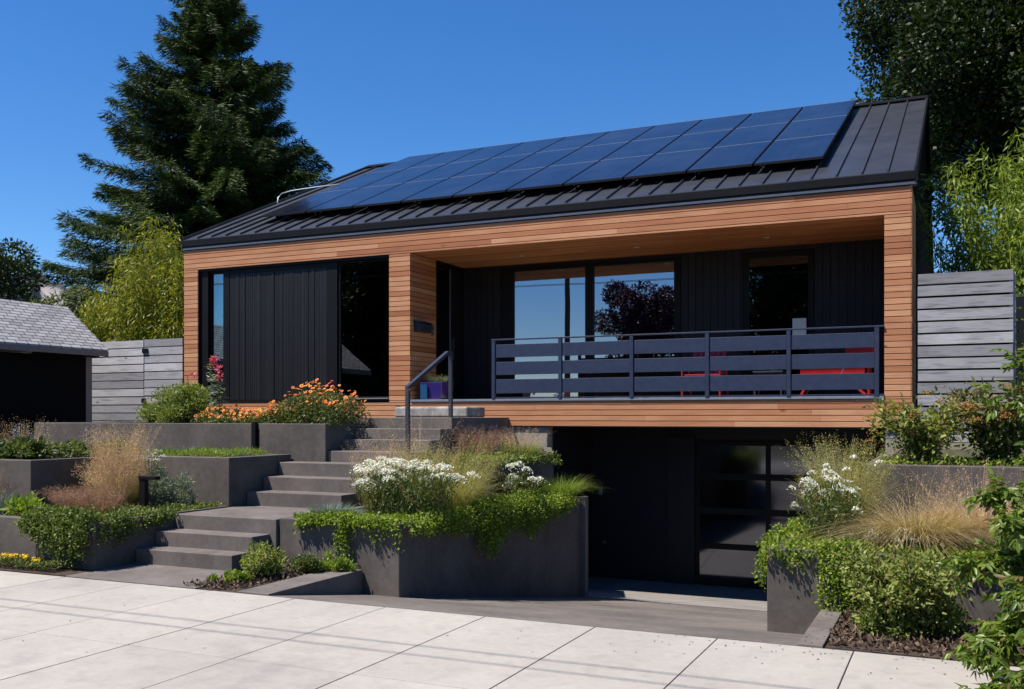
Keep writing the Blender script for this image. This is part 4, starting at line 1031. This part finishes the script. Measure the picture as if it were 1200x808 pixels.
def spikes(name, loc, n, H, label, mat, seed, r=.22):
    g = rg(seed); t = thing(name, loc, label, 'flower spikes'); mb = MB(); P=[]; D=[]
    for i in range(n):
        a = g.random()*6.28; q = r*math.sqrt(g.random()); x, y = loc[0]+q*math.cos(a), loc[1]+q*math.sin(a); h = H*(.6+.5*g.random()); dx, dy = g.normal()*.04, g.normal()*.04
        mb.tube([(x,y,loc[2]-.02),(x+dx,y+dy,loc[2]+h)], [.004,.003], 4)
        m = 46; u = .45+.55*g.random(m); az = g.random(m)*6.28
        P.append(np.stack([x+dx*u+.012*np.cos(az), y+dy*u+.012*np.sin(az), loc[2]+h*u],1)); D.append(np.stack([np.cos(az),np.sin(az),.6*np.ones(m)],1))
    mb.build('stem', L['mid'], t); P = np.concatenate(P); D = np.concatenate(D)
    leaf_obj('flower_spike', P, D, .028, .014, mat, t, g, None, .3)
    m = n*60; q = g.normal(size=(m,2))*r*.6; leaf_obj('foliage', np.column_stack([q+np.array(loc[:2]), loc[2]+.22*g.random(m)]), g.normal(size=(m,3))+np.array([0,0,.5]), .055, .02, L['silver'], t, g)
spikes('lavender', (-10.55,8.55,1.05), 16, .42, 'grey lavender spikes on the left middle planter', L['lav'], 86)
spikes('mullein', (-9.98,9.1,1.05), 3, .50, 'tall pale flower spikes nearer the shed corner', L['lav'], 87, .08)
bush('broad_leaf_plant', (-10.2,8.3,1.05), (.5,.25,.26), 'broad leaved green plant at the rim of the middle planter', L['mid'], n=1800, lL=.09, lW=.05, seed=88, nc=12, stems=6, cat='plant')
bush('broad_leaf_plant', (-11.0,8.2,1.05), (.6,.2,.28), 'dark leafy plant at the left edge of the middle planter', L['mid'], n=1700, lL=.09, lW=.05, seed=89, nc=12, stems=6, cat='plant')

# low left planter
grass_clump('fountain_grass', (-9.18,8.75,.48), 'big tan cloud of airy grass left of the path light', L['olive'], n=900, H=.7, base_r=.2, lean=.45, droop=.4, W=.006, seeds=44, seedmat=L['tan'], stems=430, seed=91, spread=.055, seedL=.013)
grass_clump('fountain_grass', (-9.18,8.75,.48), 'upper tan plumes of the airy grass', L['olive'], n=60, H=1.12, base_r=.16, lean=.26, droop=.2, W=.004, seeds=64, seedmat=L['tan'], stems=330, seed=92, spread=.065, seedL=.012, parent=bpy.data.objects['fountain_grass'])
grass_clump('reddish_grass', (-8.88,8.02,.48), 'low reddish seed grass in front of the tan grass', L['rust'], n=300, H=.42, base_r=.25, lean=.6, droop=.5, W=.005, seeds=40, seedmat=L['rust'], stems=430, seed=93, spread=.06, seedL=.012, bias=(-.2,-.2))
grass_clump('reddish_grass', (-10.35,7.66,.48), 'reddish seed grass at the left edge of the low planter', L['rust'], n=300, H=.62, base_r=.22, lean=.5, droop=.4, W=.005, seeds=36, seedmat=L['rust'], stems=300, seed=94, spread=.05, seedL=.012)
grass_clump('blue_fescue', (-9.95,7.66,.48), 'pale blue wispy grass in the low left planter', L['blue'], n=240, H=.42, base_r=.1, lean=.35, W=.005, seed=95)
bush('broad_leaf_plant', (-9.45,7.66,.47), (.28,.2,.22), 'lime green leafy plant in the low left planter', L['lime'], n=620, lL=.10, lW=.045, seed=96, nc=8, stems=5, cat='plant')
bush('silver_shrub', (-8.72,9.05,.47), (.38,.30,.66), 'silvery green shrub behind the path light', L['silver'], n=9000, lL=.05, lW=.010, seed=97, nc=14, stems=14)
g = rg(98); t = thing('yarrow', (-8.85,8.95,.47), 'few small white flower heads above the silvery shrub', 'flowering plant')
hp = np.array([[-8.85+g.normal()*.13, 8.95+g.normal()*.1, 1.08+.12*g.random()] for _ in range(16)]); V,F,idx = dome_heads(g, hp, .03, 22, .014); np_mesh('flower_head', V, F, g.random(len(idx)//4)[idx], L['white'], t)
mb = MB(); [mb.tube([(-8.85,8.95,.47),tuple(h)], .002, 3) for h in hp]; mb.build('stem', L['mid'], t)
mat_cover('creeping_ground_cover', [(-9.6,-8.16,7.5,8.5,.46),(-8.6,-8.14,8.4,9.4,.46)], 'green creeping leaves covering the low left planter', L['cover2'], 12000, .035, .022, .10, 99)
vine('trailing_vine', (-8.6,7.4,.5), [
  ([(-9.0,7.42,.5),(-8.12,7.42,.5)], (0,-1), 210, lambda u: .08+.42*min(1,u*1.8)*(.75+.25*math.sin(u*17)), dict(per=72, bulge=.12, top=.14)),
  ([(-8.12,7.42,.5),(-8.12,8.5,.5)], (1,0), 75, lambda u: .34-.28*u, dict(per=50, bulge=.04, top=.08))],
  'dense green trailing plant spilling over the low planter corner', L['cover2'], .031, .021, 101)
# yellow strip
mat_cover('low_green_mat', [(-13,-8.35,7.06,7.36,.01)], 'low green mat along the sidewalk', L['mid'], 16000, .035, .012, .09, 102)
def tufts(label, mat, pts, rad, n, seed, name='yellow_flowers', cat='flowers', pet=.022):
    g = rg(seed); t = thing(name, pts[0], label, cat); P=[]
    for p in pts: 
        q = g.normal(size=(n,3))*np.array([rad,rad,rad*.35])*.5; P.append(q+np.array(p))
    P = np.concatenate(P); leaf_obj('blossom', P, g.normal(size=P.shape)+np.array([0,0,.6]), pet, pet*.8, mat, t, g, None, .8); return t
tufts('yellow flowers in the green strip by the sidewalk', L['yellow'], [(-10.05,7.15,.12),(-9.82,7.14,.14),(-9.7,7.2,.11),(-9.2,7.2,.12),(-8.98,7.12,.14),(-8.9,7.2,.12),(-8.72,7.2,.10),(-9.5,7.25,.10)], .06, 60, 103)
tufts('pale pink flower head at the left edge', L['pink'] if False else L['white'], [(-10.12,7.32,.34),(-10.08,7.3,.30)], .05, 50, 104, 'pale_flower')

# small bed by the steps
bush('small_shrub', (-6.22,7.72,0), (.27,.25,.46), 'small upright green shrub in the bark bed by the steps', L['bush'], n=1500, lL=.05, lW=.022, seed=111, nc=12, stems=16, up=.3)
bush('low_plant', (-5.98,8.2,0), (.26,.22,.20), 'low dark green plant at the foot of the big planter', L['mid'], n=2200, lL=.035, lW=.016, seed=112, nc=10, stems=5, cat='plant')
bush('low_plant', (-6.35,7.45,0), (.25,.2,.11), 'flat green plant near the sidewalk in the bark bed', L['cover'], n=1800, lL=.035, lW=.016, seed=113, nc=10, stems=4, cat='plant')
bush('low_plant', (-5.75,8.35,0), (.24,.13,.26), 'yellow tipped green plant beside the kerb wall', L['lime'], n=1300, lL=.04, lW=.014, seed=114, nc=10, stems=14, cat='plant')
mat_cover('bark_mulch', [(-6.6,-5.94,7.04,8.5,0),(-.8,1.2,7.04,8.3,.01)], 'brown bark mulch on the beds', L['mulch'], 5200, .045, .022, .02, 115, cat='mulch')

# big planter right of the steps
def yarrow(loc, rx, ry, H, nh, label, seed, leafn, hr=.075):
    g = rg(seed); t = thing('yarrow', loc, label, 'flowering plant'); hp = []
    sub = []
    for i in range(max(3, nh//7)):
        a = g.random()*6.28; q = math.sqrt(g.random()); sub.append((loc[0]+rx*.82*q*math.cos(a), loc[1]+ry*q*math.sin(a), loc[2]+H*(.66+.42*g.random()-.2*q**2)))
    for i in range(nh):
        c = sub[i % len(sub)] if g.random() < .85 else (loc[0]+rx*g.normal()*.4, loc[1]+ry*g.normal()*.4, loc[2]+H*(.5+.5*g.random()))
        hp.append([c[0]+g.normal()*.11, c[1]+g.normal()*.10, c[2]+g.normal()*(.04 if hr > .06 else .07)])
    hp = np.array(hp); V, F, idx = dome_heads(g, hp, hr, int(110*(hr/.075)**1.5), .019)
    np_mesh('flower_head', V, F, g.random(len(idx)//4)[idx], L['white'], t)
    mb = MB()
    for h in hp[::2]: mb.tube([(loc[0]+(h[0]-loc[0])*.55,loc[1]+(h[1]-loc[1])*.55,loc[2]-.02),tuple(h)], [.004,.0025], 4)
    mb.build('stem', L['mid'], t)
    a = g.random(leafn)*6.28; q = np.sqrt(g.random(leafn)); z = g.random(leafn)
    P = np.stack([loc[0]+rx*1.02*q*np.cos(a)*(.7+.3*z), loc[1]+ry*1.02*q*np.sin(a)*(.7+.3*z), loc[2]+H*.86*z*(1-.2*q**2)],1)
    P[:,2] -= .10*g.random(leafn)*H; P[:,:2] += g.normal(size=(leafn,2))*.05
    leaf_obj('foliage', P, g.normal(size=P.shape)*.5+np.array([0,0,.7]), .07*(.6+.7*g.random(leafn)), .014, L['silver'] if False else L['mid'], t, g, .2+.8*g.random(leafn), .3)
yarrow((-5.46,9.25,.47), .60,.42, .66, 74, 'big clump of white flower heads over the corner of the big planter', 121, 5200)
yarrow((-4.98,11.15,.47), .24,.3, .50, 13, 'small group of white flower heads at the far end of the big planter', 122, 2200)
grass_clump('tall_airy_grass', (-6.1,9.85,.47), 'tall wispy tan grass stems in front of the upper steps', L['olive'], n=700, H=.95, base_r=.24, lean=.3, droop=.3, W=.006, seeds=34, seedmat=L['tan'], stems=220, seed=123, spread=.06, seedL=.013, hv=.5)
grass_clump('tall_airy_grass', (-5.75,10.0,.47), 'long leaning tan stems crossing the steps', L['tan'], n=90, H=1.35, base_r=.25, lean=.4, droop=.3, W=.005, seeds=26, seedmat=L['tan'], stems=130, seed=124, spread=.05, seedL=.013)
grass_clump('airy_grass', (-5.35,10.0,.47), 'dense tan and olive grass behind the white flowers', L['olive'], n=1300, H=.98, base_r=.28, lean=.5, droop=.5, W=.006, seeds=50, seedmat=L['olive'], stems=420, seed=125, spread=.06, seedL=.013)
grass_clump('blue_fescue', (-6.25,8.95,.47), 'blue grey grass tuft at the planter edge by the steps', L['blue'], n=600, H=.26, base_r=.18, W=.006, lean=.5, seed=126)
grass_clump('blue_fescue', (-6.0,8.85,.47), 'second blue grey grass tuft below the white flowers', L['blue'], n=500, H=.22, base_r=.16, W=.006, lean=.5, seed=127)
mat_cover('creeping_ground_cover', [(-6.5,-5.15,8.6,9.1,.46),(-5.6,-4.95,9.0,10.6,.46),(-5.1,-4.7,10.6,12.4,.46)], 'creeping green carpet on the big planter', L['cover'], 24000, .030, .020, .11, 128)
vine('trailing_vine', (-5.2,8.6,.5), [
  ([(-6.40,8.56,.5),(-5.16,8.56,.5)], (0,-1), 105, lambda u: .02+.16*max(0,math.sin(u*13+1))**3, dict(per=64, bulge=.03, top=.07)),
  ([(-5.88,8.56,.5),(-5.76,8.56,.5)], (0,-1), 9, .60, dict(per=70, bulge=.03)),([(-5.5,8.56,.5),(-5.2,8.56,.5)], (0,-1), 10, .28, dict(per=42, bulge=.03)),
  ([(-5.14,8.60,.5),(-4.98,9.9,.5)], (1,-.12), 110, lambda u: .10+.16*u, dict(per=50, bulge=.08)),
  ([(-4.98,9.9,.5),(-4.82,11.2,.5)], (1,-.12), 150, lambda u: .44-.1*u+.12*math.sin(u*9), dict(per=72, bulge=.13, top=.2)),
  ([(-4.82,11.2,.5),(-4.72,12.0,.5)], (1,-.12), 80, lambda u: .3-.2*u, dict(per=64, bulge=.12))],
  'bright green trailing plant draped over the big planter', L['cover'], .030, .021, 129)
grass_clump('green_grass_tuft', (-4.82,12.2,.47), 'bright green grass tuft at the far end of the big planter', L['green_grass'], n=1100, H=.52, base_r=.16, lean=.65, droop=.55, W=.006, seed=130)
# planter below the porch
grass_clump('airy_grass', (-5.95,11.9,1.02), 'reddish tan grass beside the stone step', L['rust'], n=400, H=.52, base_r=.2, lean=.5, droop=.4, W=.005, seeds=40, seedmat=L['rust'], stems=260, seed=131, spread=.05, seedL=.012)
grass_clump('airy_grass', (-5.45,12.3,1.02), 'green and tan grass below the wooden porch edge', L['green_grass'], n=700, H=.50, base_r=.22, lean=.5, droop=.4, W=.005, seeds=24, seedmat=L['tan'], stems=160, seed=132, spread=.05, seedL=.012)
vine('trailing_vine', (-5.2,12.0,1.05), [
  ([(-5.2,10.7,1.05),(-5.2,12.9,1.05)], (1,0), 66, lambda u: .04+.06*u+.4*max(0,u-.75)*4*.25, dict(per=44, bulge=.05, top=.05)),
  ([(-6.1,10.58,1.05),(-5.22,10.58,1.05)], (0,-1), 70, .25, dict(per=50, bulge=.06))],
  'dark green trailing plant on the planter below the porch', L['cover2'], .036, .024, 133)
mat_cover('creeping_ground_cover', [(-6.1,-5.25,10.7,12.9,1.01)], 'green carpet on the planter below the porch', L['cover'], 6500, .030, .020, .06, 134)

# right planters
mat_cover('creeping_ground_cover', [(-1.3,1.6,8.5,9.3,.44),(-1.25,-.2,9.2,10.1,.44)], 'creeping green carpet on the right planter', L['cover'], 22000, .030, .020, .11, 141)
vine('trailing_vine', (-.6,8.4,.48), [
  ([(-1.42,8.41,.48),(1.3,8.41,.48)], (0,-1), 150, lambda u: .02+.16*max(0,math.sin(u*23))**2, dict(per=42, bulge=.03, top=.07)),
  ([(-1.0,8.41,.48),(-.6,8.41,.48)], (0,-1), 46, .55, dict(per=80, bulge=.09)),
  ([(-1.44,8.45,.48),(-1.34,10.2,.48)], (-1,0), 80, lambda u: .38, dict(per=64, bulge=.06))],
  'green trailing plant hanging over the right planter', L['cover'], .030, .021, 142)
yarrow((-1.0,9.15,.45), .25,.35, .66, 44, 'loose white flower heads above the right planter', 143, 2300, .036)
yarrow((-.55,8.75,.45), .3,.2, .22, 4, 'few low white flowers among the right ground cover', 144, 700)
grass_clump('airy_grass', (-.98,9.95,.45), 'upright tan green grass before the garage door', L['olive'], n=900, H=1.05, base_r=.17, lean=.34, droop=.35, W=.006, seeds=54, seedmat=L['olive'], stems=400, seed=145, spread=.055, seedL=.012)
grass_clump('blue_fescue', (-.72,8.95,.45), 'blue grey grass tuft in the right planter', L['blue'], n=500, H=.26, base_r=.15, W=.006, lean=.5, seed=146)
grass_clump('golden_grass', (-.28,9.0,.45), 'golden arching grass clump leaning left on the right planter', L['gold'], n=2600, H=.88, base_r=.2, lean=.7, droop=.75, W=.0055, seeds=10, seedmat=L['gold'], stems=160, seed=147, spread=.04, bias=(.15,-.2))
grass_clump('golden_grass', (.22,9.4,.45), 'second tan grass clump beside the golden one', L['tan'], n=1800, H=.86, base_r=.24, lean=.5, droop=.5, W=.005, seeds=20, seedmat=L['tan'], stems=200, seed=148, spread=.05)
# shrub below the right fence
def twiggy(name, loc, n, H, spread, label, seed, mat, lL, lW, fl=None, per=60, cat='shrub', lean=(0,0), fold=True):
    g = rg(seed); t = thing(name, loc, label, cat); mb = MB(); P=[]; D=[]; FP=[]
    for i in range(n):
        a = g.random()*6.28; l = spread*(.3+.8*g.random()); h = H*(.6+.45*g.random())
        ex, ey = math.cos(a)*l+lean[0]*h, math.sin(a)*l*.7+lean[1]*h
        tt = np.linspace(0,1,7); c = np.stack([loc[0]+ex*tt**1.4+g.normal()*.02*tt, loc[1]+ey*tt**1.4, loc[2]+h*(tt*1.15-.15*tt**3)],1)
        mb.tube([tuple(q) for q in c[::2]], [.007,.005,.004,.002], 5)
        u = .2+.8*g.random(per); q = np.stack([np.interp(u,tt,c[:,j]) for j in range(3)],1)
        d = g.normal(size=(per,3)); P.append(q+d*.05*(.3+g.random((per,1)))); D.append(d+np.array([0,0,.3]))
        if fl is not None and g.random() < .8: FP.append(c[-1]); FP.append(c[-1]+g.normal(size=3)*.06)
    P = np.concatenate(P); D = np.concatenate(D)
    mb.build('stem', M['twig'], t); leaf_obj('foliage', P, D, lL*(.6+.7*g.random(len(P))), lW*(.7+.5*g.random(len(P))), mat, t, g, None, .45, fold)
    if FP:
        V, F, idx = dome_heads(g, np.array(FP), .06, 60, .016); np_mesh('flower_head', V, F, g.random(len(idx)//4)[idx], fl, t)
    return t
twiggy('flowering_shrub', (-.30,10.75,1.08), 34, .62, .55, 'leafy shrub with rusty flower heads below the right fence', 151, L['bush'], .065, .03, L['rustfl'], 80)
twiggy('flowering_shrub', (.40,10.9,1.08), 42, .78, .62, 'taller leafy shrub with rusty flower heads before the fence boards', 152, L['mid'], .065, .03, L['rustfl'], 90)
mat_cover('creeping_ground_cover', [(-.7,2.5,10.45,11.6,1.08)], 'green carpet on the upper right planter', L['cover'], 5000, .036, .024, .10, 153)
bush('background_shrub', (1.6,15.2,1.1), (.9,.6,2.6), 'tall leafy mass in shade beside the right fence', L['dark'], n=9000, lL=.09, lW=.04, seed=154, nc=26)
# big shrub in the right bed
twiggy('leafy_shrub', (-.32,7.72,0), 40, .56, .50, 'dense light green shrub in the bed right of the driveway', 161, L['bush'], .045, .022, None, 230, fold=True)
bush('leafy_shrub', (-.30,7.78,0), (.52,.38,.34), 'lower foliage of the light green shrub nearest the right wall', L['bush'], n=4200, lL=.045, lW=.022, seed=162, nc=20, fold=True, stems=10)
# near tree at the right edge
def near_tree(loc, label, seed, branches):
    g = rg(seed); t = thing('young_tree', loc, label, 'tree'); mb = MB(); P=[]; D=[]; Ls=[]
    def leaflets(a, d, n, L_):
        """pinnate leaf: rachis with paired leaflets"""
        d = d/np.linalg.norm(d); s = np.cross(d,[0,0,1.]); s /= max(1e-3,np.linalg.norm(s))
        q = [a]; cur = a.copy(); dd = d.copy()
        for i in range(n):
            cur = cur+dd*L_*.42; dd = dd+np.array([0,0,-.10]); dd /= np.linalg.norm(dd); q.append(cur.copy())
            for sg in (-1,1):
                P.append(cur.copy()); D.append(dd*.55+s*sg*.8+np.array([0,0,-.22])+g.normal(size=3)*.15); Ls.append(L_*(.75+.3*g.random()))
        P.append(cur.copy()); D.append(dd+np.array([0,0,-.2])); Ls.append(L_*1.1)
        mb.tube([tuple(x) for x in q[::2]+[q[-1]]], .0016, 3)
    for pts, dens in branches:
        pts = np.array(pts,float); tt = np.linspace(0,1,len(pts)); n = 24; u = np.linspace(0,1,n); c = np.stack([np.interp(u,tt,pts[:,j]) for j in range(3)],1)
        c[1:-1] = (c[:-2]+2*c[1:-1]+c[2:])/4
        mb.tube([tuple(x) for x in c[::3]]+[tuple(c[-1])], [.012*(1-.8*k/9) for k in range(len(c[::3])+1)], 9)
        for i in range(int(dens*n*1.5)):
            j = min(n-1, int(n*(.18+.82*g.random()))); a = c[j]+g.normal(size=3)*.015
            d = g.normal(size=3)*np.array([1,1,.5])+np.array([-.25,-.25,.05]); leaflets(a, d, int(4+g.random()*4), .040+.022*g.random())
    P_, D_ = np.array(P), np.array(D)
    leaf_obj('foliage', P_, D_, np.array(Ls)*1.15, np.array(Ls)*.42, L['nearleaf'], t, g, None, .5, True)
    mb.build('stems', M['twig'], t)
near_tree((.95,7.0,0), 'young tree with feathery compound leaves at the right edge in front', 171, [
  ([(.95,7.0,0),(.75,6.9,.5),(.45,6.7,.75),(.12,6.5,.70)], 8),
  ([(.95,7.0,0),(.7,6.7,.35),(.4,6.4,.42),(.14,6.1,.28)], 8),
  ([(.95,7.0,0),(.7,6.6,.2),(.42,6.1,.15),(.16,5.75,.05)], 9),
  ([(.95,7.0,0),(.8,7.0,.9),(.55,6.9,1.15),(.22,6.8,1.10)], 6),
  ([(.95,7.0,0),(.85,7.0,1.2),(.6,7.0,1.6),(.25,7.0,1.74)], 2.6),
  ([(.95,7.0,0),(.9,7.0,1.3),(.7,7.0,1.75),(.36,7.0,1.98)], 2.8),
  ([(.95,7.0,0),(.75,6.8,.7),(.5,6.6,1.0),(.3,6.4,.98)], 8),
  ([(.95,7.0,0),(.8,6.8,.5),(.6,6.5,.62),(.36,6.2,.6)], 9),
  ([(.95,7.0,0),(.8,6.7,.3),(.6,6.2,.3),(.4,5.8,.2)], 9),
  ([(.95,7.0,0),(.9,6.9,.8),(.75,6.7,1.3),(.5,6.6,1.42)], 6),
  ([(.95,7.0,0),(.8,6.6,.4),(.65,6.1,.6),(.45,5.7,.5)], 9)])
# leaf litter
g = rg(181); n = 60
P = np.column_stack([-2.2+2.4*g.random(n), 6.2+.8*g.random(n)**.5, np.full(n,.004)]); P2 = np.column_stack([-9+8*g.random(30), 4.6+2.2*g.random(30), np.full(30,.004)]); P3 = np.column_stack([-.98+.16*g.random(20), 7+1.3*g.random(20), np.full(20,.024)])
P = np.concatenate([P,P2,P3]); D = g.normal(size=P.shape)*np.array([1,1,.1])
tag(leaf_obj('fallen_leaves', P, D, .02, .012, L['mulch'], None, g, None, .9), 'scattered dry leaf bits on the sidewalk and kerb', 'fallen leaves', None, 'stuff')

# ================================================================== LIGHT, SKY, CAMERA
sc = bpy.context.scene
sun_vec = Vector((-.40,-.355,1.)).normalized()
sd = bpy.data.lights.new('sun', 'SUN'); sd.energy = SUN; sd.angle = R(.53); sd.color = (1,.93,.845)
so = bpy.data.objects.new('sun', sd); C.objects.link(so); so.rotation_euler = sun_vec.to_track_quat('Z','Y').to_euler(); so.location = (-10,-10,30)
w = bpy.data.worlds.new("World"); sc.world = w; w.use_nodes = True; nt = w.node_tree; nt.nodes.clear()
sky = nt.nodes.new("ShaderNodeTexSky"); sky.sky_type = 'NISHITA'; sky.sun_disc = False
sky.sun_elevation = math.asin(sun_vec.z); sky.sun_rotation = math.atan2(sun_vec.x, sun_vec.y) % (2*math.pi)
sky.altitude = 300; sky.air_density = AIR; sky.dust_density = DUST; sky.ozone_density = OZ
bg = nt.nodes.new("ShaderNodeBackground"); bg.inputs[1].default_value = SKY
hs = nt.nodes.new('ShaderNodeHueSaturation'); hs.inputs['Saturation'].default_value = SAT; hs.inputs['Hue'].default_value = HUE
wo = nt.nodes.new("ShaderNodeOutputWorld"); nt.links.new(sky.outputs[0], hs.inputs['Color']); nt.links.new(hs.outputs[0], bg.inputs[0]); nt.links.new(bg.outputs[0], wo.inputs[0])
cam = bpy.data.cameras.new('camera'); co = bpy.data.objects.new('camera', cam); C.objects.link(co)
cam.sensor_width = 36; cam.lens = 36*1141/1200; cam.shift_y = 84/1200; cam.clip_end = 6000; cam.clip_start = .05
co.location = (0,0,1.6); co.rotation_euler = (R(90),0,R(24.4)); sc.camera = co
sc.render.engine = 'CYCLES'; cy = sc.cycles
cy.use_denoising = True; cy.max_bounces = 7; cy.diffuse_bounces = 3; cy.glossy_bounces = 4; cy.transmission_bounces = 4; cy.transparent_max_bounces = 10
cy.use_adaptive_sampling = True; cy.adaptive_threshold = .01; cy.sample_clamp_indirect = 8; cy.caustics_reflective = False; cy.caustics_refractive = False
try: cy.denoiser = 'OPENIMAGEDENOISE'; cy.denoising_input_passes = 'RGB_ALBEDO_NORMAL'
except Exception: pass
vs = sc.view_settings; vs.view_transform = 'Standard'; vs.look = 'None'; vs.gamma = 1; vs.exposure = EXPO; vs.use_curve_mapping = False
sc.render.resolution_x = 1024; sc.render.resolution_y = 689
